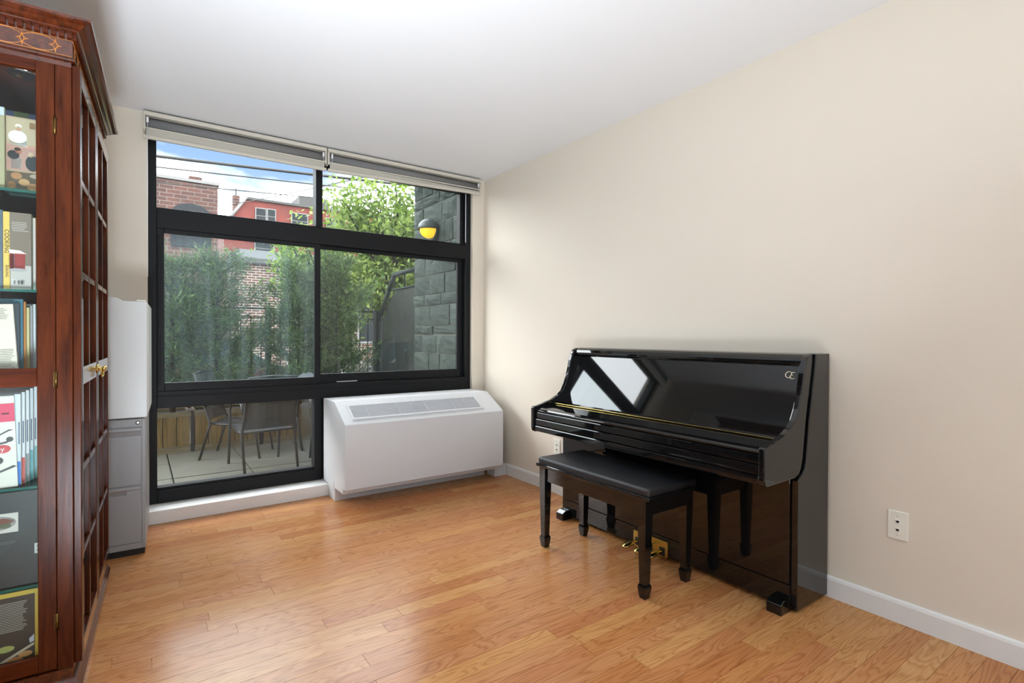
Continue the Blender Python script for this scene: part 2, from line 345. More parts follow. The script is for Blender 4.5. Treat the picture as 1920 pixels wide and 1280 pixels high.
M['fridge'] = pbr('white_fridge_enamel', lin(214, 214, 210), .32, var=.01, bump=.02, bscale=300)
M['ivory'] = pbr('ivory_plastic', lin(240, 237, 224), .35, var=.01)
M['gilt'] = pbr('pale_gilt_print', lin(226, 212, 182), .4)
M['dark'] = pbr('dark_socket', lin(30, 30, 30), .5)
M['blindrail'] = pbr('beige_blind_rail', lin(206, 199, 184), .45, var=.02)
M['blindroll'] = pbr('grey_roller_fabric', lin(122, 121, 120), .85, var=.04, scale=60, bump=.1, bscale=500)
M['blindfab'] = pbr('beige_roller_fabric', lin(186, 181, 168), .85, var=.03, scale=60, bump=.1, bscale=500)
M['white'] = pbr('white_plastic', lin(236, 236, 234), .4, var=.01)
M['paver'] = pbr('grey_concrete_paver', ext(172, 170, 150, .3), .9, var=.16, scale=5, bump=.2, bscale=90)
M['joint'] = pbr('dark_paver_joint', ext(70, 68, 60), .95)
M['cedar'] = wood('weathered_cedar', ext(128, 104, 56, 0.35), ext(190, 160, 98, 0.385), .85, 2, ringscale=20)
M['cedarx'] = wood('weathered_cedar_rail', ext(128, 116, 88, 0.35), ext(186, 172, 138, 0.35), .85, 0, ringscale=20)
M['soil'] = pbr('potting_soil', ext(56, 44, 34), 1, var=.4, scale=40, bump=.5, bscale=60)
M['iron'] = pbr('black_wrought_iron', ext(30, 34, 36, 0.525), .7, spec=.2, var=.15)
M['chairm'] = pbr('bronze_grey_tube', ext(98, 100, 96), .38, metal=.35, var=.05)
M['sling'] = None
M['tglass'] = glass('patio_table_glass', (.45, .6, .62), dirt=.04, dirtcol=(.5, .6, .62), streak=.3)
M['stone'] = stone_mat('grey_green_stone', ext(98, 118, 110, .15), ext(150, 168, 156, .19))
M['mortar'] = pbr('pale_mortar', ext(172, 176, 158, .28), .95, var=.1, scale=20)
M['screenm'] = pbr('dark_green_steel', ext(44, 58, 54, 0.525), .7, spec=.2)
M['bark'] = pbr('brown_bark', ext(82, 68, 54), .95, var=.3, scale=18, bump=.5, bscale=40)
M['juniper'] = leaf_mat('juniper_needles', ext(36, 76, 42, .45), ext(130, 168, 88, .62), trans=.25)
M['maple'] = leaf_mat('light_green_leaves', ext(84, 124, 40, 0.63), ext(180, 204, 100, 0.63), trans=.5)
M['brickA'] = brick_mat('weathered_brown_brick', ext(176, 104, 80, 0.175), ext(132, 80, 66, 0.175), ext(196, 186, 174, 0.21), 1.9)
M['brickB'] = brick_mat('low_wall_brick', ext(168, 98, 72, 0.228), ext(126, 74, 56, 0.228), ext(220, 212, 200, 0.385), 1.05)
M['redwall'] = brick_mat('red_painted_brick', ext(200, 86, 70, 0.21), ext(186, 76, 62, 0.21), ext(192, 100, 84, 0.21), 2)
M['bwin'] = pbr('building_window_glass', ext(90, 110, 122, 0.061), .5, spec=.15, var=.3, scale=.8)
M['bframe'] = pbr('building_white_frame', ext(210, 208, 204, 0.21), .5)
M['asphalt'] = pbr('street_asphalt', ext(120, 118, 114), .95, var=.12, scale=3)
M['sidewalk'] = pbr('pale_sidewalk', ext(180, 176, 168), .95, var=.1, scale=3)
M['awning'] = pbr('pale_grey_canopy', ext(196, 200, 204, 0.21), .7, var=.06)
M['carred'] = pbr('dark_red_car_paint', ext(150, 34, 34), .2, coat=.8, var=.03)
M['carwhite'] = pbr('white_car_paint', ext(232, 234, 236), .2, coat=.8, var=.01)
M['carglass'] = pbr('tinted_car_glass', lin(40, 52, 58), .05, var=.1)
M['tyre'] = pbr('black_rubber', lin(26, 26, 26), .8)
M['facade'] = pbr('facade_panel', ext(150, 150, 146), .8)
M['lampglow'] = emit('amber_lamp_lens', lin(255, 196, 40), .7)
M['lamphood'] = pbr('dark_green_lamp_hood', lin(62, 74, 70), .5)

def screen_mat(name, col, hole, scale):
    """woven / perforated sheet: fine holes let some light through"""
    m, nt, b, N, Lk = new_mat(name); out = nt.nodes['Material Output']
    b.inputs['Base Color'].default_value = col+(1,); b.inputs['Roughness'].default_value = .6
    tr = N('ShaderNodeBsdfTransparent'); mx = N('ShaderNodeMixShader')
    geo = N('ShaderNodeNewGeometry'); nz = N('ShaderNodeTexNoise'); nz.inputs['Scale'].default_value = scale; nz.inputs['Detail'].default_value = 1
    Lk(geo.outputs['Position'], nz.inputs['Vector']); mr = N('ShaderNodeMapRange'); mr.inputs[1].default_value = .4; mr.inputs[2].default_value = .6
    mr.inputs[3].default_value = hole*.95; mr.inputs[4].default_value = hole*1.05; Lk(nz.outputs['Fac'], mr.inputs[0]); Lk(mr.outputs[0], mx.inputs[0])
    Lk(b.outputs[0], mx.inputs[1]); Lk(tr.outputs[0], mx.inputs[2]); Lk(mx.outputs[0], out.inputs[0]); return m
M['sling'] = screen_mat('grey_mesh_sling', ext(128, 136, 138), .3, 300)
M['perf'] = screen_mat('perforated_green_steel', ext(74, 92, 82), .30, 200)

# ================================================================== SETTING
W, H, WB = 2.536, 2.55, 4.01          # right wall x, ceiling z, window wall y
XL, YR = -.70, -3.4                   # left wall, rear wall
def struct(mb, name, mat, label=None):
    o = mb.build(name, mat); o['kind'] = 'structure'
    if label: o['label'] = label
    return o
# floor: slab plus oak planks
floor = struct(MB().box(XL-.2, W+.2, YR, .30, -.10, 0).box(XL-.2, W+.2, .30, 4.25, -.10, -.006), 'floor', M['oak'], 'glossy red oak strip floor')
unit = MB().box(-.5, .5, -.5, .5, -.5, .5).mesh('plank'); unit.materials.append(M['oak'])
PW = .0826
y = .30
rnd = random.Random(11); row = 0
while y < 3.98:
    x = XL + .0 - rnd.random()*.8
    while x < W:
        L = rnd.choice((.42, .55, .7, .85, 1.0, 1.2, 1.45))*rnd.uniform(.9, 1.1)
        a, b_ = max(x, XL), min(x+L, W-.001)
        if b_-a > .03 and b_ > -.45:
            o = bpy.data.objects.new('plank', unit); link(o, floor)
            o.scale = (b_-a-.0012, PW-.0012, .0059); o.location = ((a+b_)/2, y+PW/2, -.00305+rnd.uniform(-.00025, .00025))
        x += L
    y += PW; row += 1
ceil = struct(MB().box(XL-.2, W+.2, YR-.2, WB+.25, H, H+.2), 'ceiling', M['ceil'], 'plain white painted ceiling')
struct(MB().box(W, W+.2, YR-.2, WB+.25, -.1, H), 'wall_right', M['wall'], 'beige painted wall behind the piano')
struct(MB().box(XL-.2, XL, YR-.2, WB+.25, -.1, H), 'wall_left', M['ceil'], 'unseen wall behind the bookcase, made white to bounce light')  # white instead of beige so this unseen wall reflects more light
OX0, OX1 = .052, 2.418                 # window opening
struct(MB().box(XL, OX0, WB, WB+.22, -.1, H).box(OX1, W, WB, WB+.22, -.1, H).box(OX0, OX1, WB, WB+.22, 2.47, H).box(OX0, OX1, WB+.02, WB+.22, -.1, .083),
       'wall_back', M['wall'], 'beige painted wall around the window')
struct(MB().box(XL, W, YR-.2, YR, -.1, H), 'wall_rear', M['ceil'], 'unseen wall at the rear of the room, made white to bounce light')  # given the ceiling white to strengthen bounced light in the room
bb = MB().prism([(W, 0), (W-.014, 0), (W-.014, .078), (W-.011, .088), (W-.004, .093), (W, .093)], 'y', YR, WB)
struct(bb, 'baseboard_right', M['trimw'], 'white baseboard along the right wall')
struct(MB().box(XL, .04, WB-.014, WB, 0, .093, .003), 'baseboard_back', M['trimw'], 'white baseboard left of the window')
struct(MB().box(OX0-.01, 2.40, 3.884, WB+.03, 0, .083, .004), 'trim_1', M['trimw'], 'low white sill curb under the window')
# unseen building mass over the room, added to block sun from the patio
struct(MB().box(-6, 9, YR-1, WB+.19, H+.2, 8.5), 'facade', M['facade'], 'unseen upper storeys of the building, added to shade the patio')

# ---- window
wy0, wy1 = WB+.035, WB+.125
win = empty('window_1', (0, 0, 0)); win['kind'] = 'structure'; win['label'] = 'black aluminium window with sliding sashes'
def wb(name, x0, x1, z0, z1, ya=wy0, yb=wy1, mat='black', parent=None, bev=.003):
    return MB().box(x0, x1, ya, yb, z0, z1, bev).build(name, M[mat], parent or win)
wb('jamb', OX0, .100, .083, 2.49); wb('jamb', 2.365, OX1, .083, 2.49)
wb('head', .100, 2.365, 2.43, 2.49)
wb('transom', .100, 2.365, 1.845, 1.962); wb('transom_bead', .085, 2.38, 1.962, 1.978, wy0+.012, wy1-.01)
wb('mullion', 1.083, 1.131, 1.978, 2.43)
wb('rail', .100, 2.365, .690, .80); wb('rail_ledge', .06, 2.40, .765, .775, wy0-.006, wy0+.02)
wb('sill_bar', .100, 1.075, .083, .165); wb('sill_bead', .09, 1.09, .165, .183, wy0+.012, wy1-.01)
wb('mullion', 1.072, 1.125, .083, .69)
wb('lower_panel', 1.125, 2.365, .083, .69, wy0+.02, wy0+.06)
pane = MB().box(.098, 1.085, wy0+.045, wy0+.051, 1.975, 2.44).build('pane', M['glass'], win)
MB().box(1.129, 2.33, wy0+.045, wy0+.051, 1.975, 2.44).build('pane', M['glass'], win)
MB().box(.095, 1.075, wy0+.045, wy0+.051, .18, .692).build('pane', M['glass'], win)
wb('jamb_stop', 2.327, 2.365, 1.978, 2.43, wy0+.03, wy1)
wb('stop', 2.365, 2.372, 1.99, 2.42, wy0-.001, wy0+.01, 'slat')
# left sliding sash (room side, dusty) and right sash (behind)
sl = empty('sash', (0, 0, 0)); sl.parent = win
for a in ((.100, .140, .80, 1.845), (1.074, 1.118, .80, 1.845), (.140, 1.074, 1.817, 1.845), (.140, 1.074, .80, .854)):
    MB().box(a[0], a[1], wy0+.006, wy0+.034, a[2], a[3], .003).build('sash_bar', M['black'], sl)
MB().box(.138, 1.076, wy0+.017, wy0+.022, .852, 1.819).build('pane', M['dirty'], sl)
MB().box(.108, .120, wy0-.006, wy0+.008, .84, 1.80, .002).build('pull', M['black'], sl)
sr = empty('sash', (0, 0, 0)); sr.parent = win
for a in ((1.085, 1.128, .80, 1.845), (2.310, 2.365, .80, 1.845), (1.128, 2.310, 1.817, 1.845), (1.128, 2.310, .80, .872)):
    MB().box(a[0], a[1], wy0+.042, wy0+.07, a[2], a[3], .003).build('sash_bar', M['black'], sr)
MB().box(1.126, 2.312, wy0+.053, wy0+.058, .87, 1.819).build('pane', M['glass'], sr)
MB().box(1.245, 1.405, wy0+.028, wy0+.04, .806, .812).build('latch_strip', M['slat'], sr)

# ---- roller blinds
def blind(x0, x1, dz, label):
    t = wthing('roller_blind', label, 'blind', ((x0+x1)/2, 3.95, 2.37), 'roller blinds above the window')
    part(MB().box(x0, x1, 3.932, WB, 2.508, 2.534, .004), 'headrail', M['blindrail'], t)
    part(MB().box(x0, x0+.012, 3.94, WB, 2.42, 2.51, .002), 'bracket', M['blindrail'], t)
    part(MB().box(x1-.012, x1, 3.94, WB, 2.42, 2.51, .002), 'bracket', M['blindrail'], t)
    part(MB().tube([(x0+.012, 3.978, 2.468), (x1-.012, 3.978, 2.468)], .034, 20), 'roller', M['blindroll'], t)
    d = dz
    v = [(x0+.016, 3.949, 2.433), (x1-.016, 3.949, 2.433), (x1-.016, 3.949, 2.385+d), (x0+.016, 3.949, 2.385)]
    v += [(p[0], p[1]+.0015, p[2]) for p in v]
    part(MB().add(v, [(0, 1, 2, 3), (7, 6, 5, 4), (0, 4, 5, 1), (1, 5, 6, 2), (2, 6, 7, 3), (3, 7, 4, 0)]), 'fabric', M['blindfab'], t)
    v = []
    for (yy, zz) in ((3.942, 2.43), (3.958, 2.43), (3.958, 2.437), (3.942, 2.437)):
        v += [(x0+.003, yy, zz), (x1-.003, yy, zz+d*.4)]
    part(MB().add(v, [(0, 1, 3, 2), (2, 3, 5, 4), (4, 5, 7, 6), (6, 7, 1, 0), (0, 2, 4, 6), (1, 7, 5, 3)]), 'valance_strip', M['blindrail'], t)
    v = []
    for (yy, zz) in ((3.941, 2.368), (3.959, 2.368), (3.959, 2.388), (3.941, 2.388)):
        v += [(x0+.003, yy, zz), (x1-.003, yy, zz+d)]
    part(MB().add(v, [(0, 1, 3, 2), (2, 3, 5, 4), (4, 5, 7, 6), (6, 7, 1, 0), (0, 2, 4, 6), (1, 7, 5, 3)]), 'hem_bar', M['blindrail'], t)
    return t
b1 = blind(.030, 1.132, 0, 'long grey and beige roller blind rolled up over the left window half')
b2 = blind(1.140, 2.462, .034, 'grey and beige roller blind rolled up over the right window half beside the corner')
for (t, x, zl) in ((b1, .052, 1.52), (b1, 1.105, 2.30), (b2, 1.168, 1.98), (b2, 2.43, 2.40)):
    part(MB().box(x-.006, x+.006, 3.926, 3.938, 2.462, 2.496, .003), 'clutch', M['white'], t)
    part(MB().tube([(x, 3.930, 2.47), (x, 3.930, zl)], .0016, 5), 'cord', M['white'], t)

# ================================================================== HEATER / AC UNIT
ax0, ax1 = 1.127, 2.405
ac = wthing('air_conditioner', 'white floor-standing air conditioning cabinet under the window', 'air conditioner', (1.766, 3.78, 0))
prof = [(3.5, .123), (3.5, .563), (3.742, .698), (4.0, .698), (4.0, .066), (3.885, .066), (3.885, .066), (3.73, .066), (3.55, .088), (3.55, .123)]
prof = [(3.5, .123), (3.5, .563), (3.742, .698), (4.005, .698), (4.005, .09), (3.55, .088), (3.55, .123)]
part(MB().prism(prof, 'x', ax0, ax1, .004), 'cabinet', M['ac'], ac)
part(MB().box(ax0+.004, ax1-.03, 3.735, 3.75, 0, .09), 'toe_board', M['ac'], ac)
part(MB().box(ax0, ax0+.085, 3.728, 3.882, 0, .092, .002), 'foot', M['ac'], ac)
part(MB().box(ax1-.002, W-.016, 3.622, 3.74, 0, .098, .002), 'foot', M['ac'], ac)
part(MB().tube([(ax1, 3.62, .20), (ax1+.05, 3.62, .20)], .011, 10), 'pipe', M['ac'], ac)
part(MB().box(ax0-.0006, ax0+.001, 3.748, 3.752, .068, .13), 'seam', M['grey'], ac)
sdir = Vector((0, .242, .135)); sl_ = sdir.length; sd = sdir.normalized(); nrm = Vector((0, -sd.z, sd.y))
def SP(x, s, n): p = Vector((x, 3.5, .563))+sd*s+nrm*n; return p
def slopebox(mb, x0, x1, s0, s1, n0, n1):
    v = [SP(x, s, n) for x in (x0, x1) for s in (s0, s1) for n in (n0, n1)]
    return mb.add(v, [(0, 1, 3, 2), (4, 6, 7, 5), (0, 4, 5, 1), (2, 3, 7, 6), (0, 2, 6, 4), (1, 5, 7, 3)])
gx0, gx1, gs0, gs1 = 1.205, 2.228, .062, .205
part(slopebox(MB(), gx0, gx1, gs0, gs1, .0005, .0015), 'vent_void', M['grey'], ac)
fr = part(slopebox(slopebox(slopebox(slopebox(MB(), gx0-.014, gx1+.014, gs0-.014, gs0, 0, .009), gx0-.014, gx1+.014, gs1, gs1+.012, 0, .007), gx0-.014, gx0, gs0, gs1, 0, .008), gx1, gx1+.012, gs0, gs1, 0, .008), 'grille_frame', M['ac'], ac)
ns = 13
for i in range(ns):
    s = gs0+(gs1-gs0)*(i+.5)/ns
    part(slopebox(MB(), gx0, gx1, s-.0028, s+.0028, .0012, .006), 'slat', M['slat'], ac)
for i in range(8):
    x = gx0+(gx1-gx0)*(i+1)/9
    part(slopebox(MB(), x-.0015, x+.0015, gs0, gs1, .001, .0075), 'divider', M['slat'], ac)

# ================================================================== PIANO
PY0, PY1 = 1.095, 2.588
pn = wthing('upright_piano', 'black polished upright piano with closed lid against the beige wall', 'piano', (2.3, 1.84, 0))
cheekf = [(2.364, 1.089), (2.345, 1.087), (2.327, 1.079), (2.311, 1.066), (2.304, 1.052), (2.290, 1.01), (2.280, .965), (2.267, .918), (2.247, .862), (2.221, .816), (2.184, .788), (2.138, .766), (2.06, .743), (2.012, .732), (1.992, .731), (1.985, .724)]
cheekb = [(1.985, .60), (1.992, .580), (2.006, .574), (2.225, .578), (2.255, .588), (2.272, .608), (2.285, .645), (2.309, .806), (2.331, .91), (2.351, 1.008)]
cheek = cheekf+cheekb
for (a, b_) in ((PY0, PY0+.026), (PY1-.026, PY1)):
    part(MB().prism(cheek, 'y', a, b_, .004, 2), 'cheek', M['piano'], pn)
    inn = (a+.014, b_) if a == PY0 else (a, b_-.014)
    # recessed core behind the groove
    part(MB().box(2.36, 2.518, inn[0], inn[1], .012, 1.066), 'end_core', M['felt'], pn)
    gv = [(2.247, .012), (2.518, .012), (2.518, 1.09), (2.394, 1.09), (2.382, 1.006), (2.362, .91), (2.339, .803), (2.314, .635), (2.304, .605), (2.285, .584), (2.254, .567), (2.247, .562)]
    part(MB().prism(gv, 'y', a, b_, .003, 2), 'end_panel', M['piano'], pn)
yi0, yi1 = PY0+.027, PY1-.027
lid = [(2.336, 1.039), (2.328, 1.048), (2.328, 1.060), (2.336, 1.075), (2.350, 1.086), (2.372, 1.091), (2.52, 1.091), (2.52, 1.075), (2.37, 1.04)]
part(MB().prism(lid, 'y', yi0-.001, yi1+.001, .002), 'lid', M['piano'], pn)
up = [(2.340, 1.035), (2.232, .738), (2.165, .737), (2.165, .72), (2.40, .72), (2.40, 1.035)]
upm = MB().prism(up, 'y', yi0, yi1)
upo = part(upm, 'upper_panel', M['piano'], pn)
for p_ in upo.data.polygons: p_.use_smooth = False
part(MB().box(2.142, 2.157, yi0+.01, yi1-.01, .7405, .7445, .001), 'hinge_strip', M['brass'], pn)
fb = [(2.166, .740), (2.03, .722), (2.010, .716), (2.003, .708), (2.004, .70), (2.02, .698), (2.166, .70)]
part(MB().prism(fb, 'y', yi0, yi1, .002), 'fallboard', M['piano'], pn)
part(MB().box(2.000, 2.03, yi0, yi1, .660, .697, .004), 'key_slip', M['piano'], pn)
part(MB().box(1.996, 2.03, yi0, yi1, .618, .657, .004), 'key_slip', M['piano'], pn)
part(MB().box(1.993, 2.26, yi0, yi1, .580, .615, .006), 'key_bed', M['piano'], pn)
part(MB().box(2.255, 2.51, yi0, yi1, .03, .72), 'case_back', M['felt'], pn)
part(MB().box(2.238, 2.256, yi0+.002, yi1-.002, .118, .578, .002), 'lower_panel', M['piano'], pn)
part(MB().box(2.238, 2.27, yi0, yi1, .022, .115, .002), 'bottom_rail', M['piano'], pn)
for (a, b_) in ((1.126, 1.190), (2.508, 2.570)):
    pf = [(2.178, 0), (2.262, 0), (2.262, .062), (2.205, .058), (2.178, .042)]
    part(MB().prism(pf, 'y', a, b_, .003), 'toe_block', M['piano'], pn)
# pedals
pp = part(MB().box(2.228, 2.2385, 1.742, 1.972, .012, .099, .002), 'pedal_plate', M['brass'], pn)
for py in (1.775, 1.857, 1.94):
    part(MB().box(2.2265, 2.229, py-.018, py+.018, .022, .066, .001), 'pedal_slot', M['dark'], pn)
    mbp = MB()
    pts = []
    for i, (x, w, z) in enumerate(((2.26, .010, .040), (2.215, .011, .046), (2.185, .012, .047), (2.160, .020, .045), (2.140, .023, .042), (2.122, .018, .037), (2.114, .008, .034))):
        pts.append([(x, py-w, z), (x, py+w, z), (x, py+w*.8, z+.008), (x, py-w*.8, z+.008)])
    v = [q for r_ in pts for q in r_]; f = [(3, 2, 1, 0), tuple(range(len(v)-4, len(v)))]
    for i in range(len(pts)-1):
        for k in range(4): f.append((i*4+k, i*4+(k+1) % 4, i*4+4+(k+1) % 4, i*4+4+k))
    part(mbp.add(v, f, True), 'pedal', M['brass'], pn)
for (sy, sz) in ((1.747, .094), (1.967, .094), (1.747, .018), (1.967, .018), (1.857, .094)):
    part(MB().lathe([(.003, 0), (.003, .001), (.001, .0016)], 8, Matrix.Translation((2.228, sy, sz)) @ Matrix.Rotation(-PI/2, 4, 'Y')), 'screw', M['oldbrass'], pn)
# lock plate on the lower panel
part(MB().box(2.236, 2.239, 1.985, 2.02, .40, .41, .001), 'panel_catch', M['brass'], pn)
# gilt monogram on the upper panel: an interlaced C and E
pdir = Vector((2.340-2.232, 0, 1.035-.738)).normalized(); pnrm = Vector((-pdir.z, 0, pdir.x))
lc = Vector((2.3253, 1.170, .994))+pnrm*.0006
def LP(a, b_): return lc+Vector((0, -1, 0))*a*1.12+pdir*b_*1.05      # a: to the right in view
def arc(cx, cy, rx, ry, a0, a1, n=18): return [(cx+rx*math.cos(math.radians(a0+(a1-a0)*i/n)), cy+ry*math.sin(math.radians(a0+(a1-a0)*i/n))) for i in range(n+1)]
lm = MB()
for st in (arc(-.006, .004, .013, .0135, 55, 300)+[(.004, -.004)],
           arc(.010, .009, .0075, .0065, 40, 265), arc(.009, -.004, .010, .0085, 95, 330)):
    lm.tube([LP(*q) for q in st], [.0012+.0009*math.sin(PI*i/(len(st)-1)) for i in range(len(st))], 6)
part(lm, 'monogram', M['gilt'], pn)

# ---- bench
bn = wthing('piano_bench', 'black lacquered piano bench with padded black leather seat', 'bench', (1.98, 1.905, 0))
bx0, bx1, by0, by1 = 1.800, 2.160, 1.508, 2.302
for (cx, cy) in ((1.835, 1.557), (1.835, 2.258), (2.124, 1.557), (2.124, 2.258)):
    rects = []
    for (h, r) in ((0, .0135), (.003, .0155), (.045, .0215), (.055, .0215), (.066, .0165), (.07, .0165), (.20, .0195), (.37, .0235), (.445, .0235)):
        rects.append((cx-r, cx+r, cy-r, cy+r, h))
    part(MB().rings(rects), 'leg', M['piano'], bn)
part(MB().box(1.822, 1.836, 1.578, 2.237, .368, .444, .002), 'apron', M['piano'], bn)
part(MB().box(2.123, 2.137, 1.578, 2.237, .368, .444, .002), 'apron', M['piano'], bn)
part(MB().box(1.857, 2.102, 1.544, 1.558, .368, .444, .002), 'apron', M['piano'], bn)
part(MB().box(1.857, 2.102, 2.257, 2.271, .368, .444, .002), 'apron', M['piano'], bn)
part(MB().box(bx0, bx1, by0, by1, .444, .462, .006, 3), 'seat_board', M['piano'], bn)
bm = bmesh.new(); bmesh.ops.create_cube(bm, size=1)
for v in bm.verts: v.co = Vector((1.98+v.co.x*.344, 1.905+v.co.y*.778, .476+v.co.z*.04))
bmesh.ops.bevel(bm, geom=[e for e in bm.edges], offset=.017, segments=5, profile=.6, affect='EDGES')
part(MB().bm(bm, True), 'cushion', M['leather'], bn)

# ================================================================== WALL PLATES
def plate(label, y, z, jacks):
    t = wthing('wall_plate', label, 'wall plate', (W, y, z))
    part(MB().box(W-.006, W, y-.036, y+.036, z-.058, z+.058, .0025), 'plate', M['ivory'], t)
    for dz in (.016, -.018):
        part(MB().box(W-.008, W-.005, y-.009, y+.009, z+dz-.008, z+dz+.008, .001), 'jack', M['ivory'], t)
        part(MB().prism([(y-.006, z+dz+.004), (y+.006, z+dz+.004), (y+.006, z+dz), (y+.002, z+dz-.005), (y-.002, z+dz-.005), (y-.006, z+dz)], 'x', W-.0086, W-.006), 'jack_hole', M['dark'], t)
    for dz in (.038, -.038):
        part(MB().lathe([(.0028, 0), (.0028, .001), (.001, .0015)], 8, Matrix.Translation((W-.006, y, z+dz)) @ Matrix.Rotation(-PI/2, 4, 'Y')), 'screw', M['chrome'], t)
plate('ivory phone jack wall plate low on the wall right of the piano', .834, .395, True)
plate('ivory wall plate half hidden behind the left end of the piano', 2.982, .342, True)

# ================================================================== BOOKCASE (rotated 2 degrees)
A = math.radians(-2.1)
BO = Vector((-.1704, 2.1915, 0))
bk = thing('bookcase', 'dark mahogany bookcase with glass doors and dentil cornice', 'bookcase', BO, A)
D, LEN = .40, 1.0                     # depth (-x), length (+y)
def bp_(mb, name, mat, parent=None, **k): return mb.build(name, M[mat], parent or bk, **k)
# base moulding and plinth
bp_(MB().rings([(-D, .022, -.022, LEN+.022, 0), (-D, .022, -.022, LEN+.022, .028), (-D, .016, -.016, LEN+.016, .036), (-D, .016, -.016, LEN+.016, .044), (-D, .006, -.006, LEN+.006, .058), (-D, .002, -.002, LEN+.002, .06), (-D, .002, -.002, LEN+.002, .068)]), 'base_moulding', 'mahogy')
bp_(MB().box(-D, 0, 0, LEN, .068, .092), 'bottom_board', 'mahogy')
bp_(MB().box(-D, 0, 0, LEN, 2.012, 2.035), 'top_board', 'mahogy')
bp_(MB().box(-D, -D+.012, 0, LEN, .092, 2.012), 'back_panel', 'mahog')
for yy in (0, LEN-.038):
    for xx in (-.040, -D+.012): bp_(MB().box(xx, xx+.040, yy, yy+.038, .092, 2.012, .0015), 'post', 'mahog')
bp_(MB().box(-D+.05, -.04, LEN-.03, LEN-.012, .092, 2.012), 'far_side', 'mahog')
# frieze, dentils, cornice
bp_(MB().rings([(-D, .009, -.009, LEN+.009, 2.030), (-D, .009, -.009, LEN+.009, 2.036), (-D, .004, -.004, LEN+.004, 2.042), (-D, .004, -.004, LEN+.004, 2.100), (-D, .004, -.004, LEN+.004, 2.120)]), 'frieze', 'mahogy')
bp_(MB().rings([(-D, .013, -.013, LEN+.013, 2.1185), (-D, .018, -.018, LEN+.018, 2.121), (-D, .020, -.020, LEN+.020, 2.125), (-D, .026, -.026, LEN+.026, 2.127), (-D, .030, -.030, LEN+.030, 2.130), (-D, .037, -.037, LEN+.037, 2.137), (-D, .048, -.048, LEN+.048, 2.142), (-D, .050, -.050, LEN+.050, 2.144), (-D, .055, -.055, LEN+.055, 2.145), (-D, .056, -.056, LEN+.056, 2.153)]), 'cornice', 'mahogy')
dme = MB().box(-.0065, .0065, -.005, .005, -.0095, .0095).mesh('dentil'); dme.materials.append(M['mahogx'])
k = 0
while -.005-.0195*k > -D:
    o = link(bpy.data.objects.new('dentil', dme), bk); o.location = (-.003-.0195*k, -.0085, 2.1095); k += 1
for k in range(52):
    o = link(bpy.data.objects.new('dentil', dme), bk); o.location = (.0085, .004+.0195*k, 2.1095); o.rotation_euler = (0, 0, PI/2)
# inlay of ellipses and four-pointed stars, near side and front
def inlay(P, length, phase, name):
    mb = MB(); zc, hz = 2.0700, .0250; per = .078; w = .0011
    def stroke(pts, r=w): mb.tube([P(*q) for q in pts], r, 5)
    stroke([(0.002, zc+hz), (length, zc+hz)], .0009); stroke([(0.002, zc-hz), (length, zc-hz)], .0009)
    n = int(length/per)+1
    for i in range(n):
        c = phase+per*i
        for (sx, sz) in ((1, 1), (1, -1), (-1, 1), (-1, -1)):           # concave star arms
            q = [(c+sx*.0145*(1-t)**2*1.0, zc+sz*hz*.85*t**2) for t in [j/6 for j in range(7)]]
            if all(0 < a[0] < length for a in q): stroke(q)
        e = [(c+per/2+per*.56*math.cos(t), zc+hz*.93*math.sin(t)) for t in [2*PI*j/28 for j in range(29)]]
        seg = []
        for a in e:
            if .002 < a[0] < length-.002: seg.append(a)
            else:
                if len(seg) > 1: stroke(seg)
                seg = []
        if len(seg) > 1: stroke(seg)
    bp_(mb, name, 'inlay')
inlay(lambda a, z: (.004-a, -.0042, z), D-.03, .042, 'inlay')
inlay(lambda a, z: (.0042, a-.004, z), LEN+.004, .042, 'inlay')
# near side door (faces the camera), hinged at the right
nd = empty('side_door'); nd.parent = bk
def nb(name, x0, x1, z0, z1, mat='mahog', ya=.002, yb=.022, bev=.002): return MB().box(x0, x1, ya, yb, z0, z1, bev).build(name, M[mat], nd)
nb('stile', -.0865, -.0415, .098, 2.026); nb('stile', -D+.0135, -D+.058, .098, 2.026)
nb('rail', -D+.058, -.0865, 1.982, 2.026, 'mahogx'); nb('rail', -D+.058, -.0865, .999, 1.057, 'mahogx'); nb('rail', -D+.058, -.0865, .098, .15, 'mahogx')
for (z0, z1) in ((1.055, 1.984), (.148, 1.001)):
    MB().box(-D+.056, -.0855, .011, .015, z0, z1).build('pane', M['cglass'], nd)
for z in (1.82, 1.02, .25):
    h_ = MB().tube([(-.0405, -.001, z-.027), (-.0405, -.001, z+.027)], .0042, 8)
    h_.box(-.0465, -.0355, .0008, .003, z-.024, z+.024)
    h_.build('hinge', M['oldbrass'], nd)
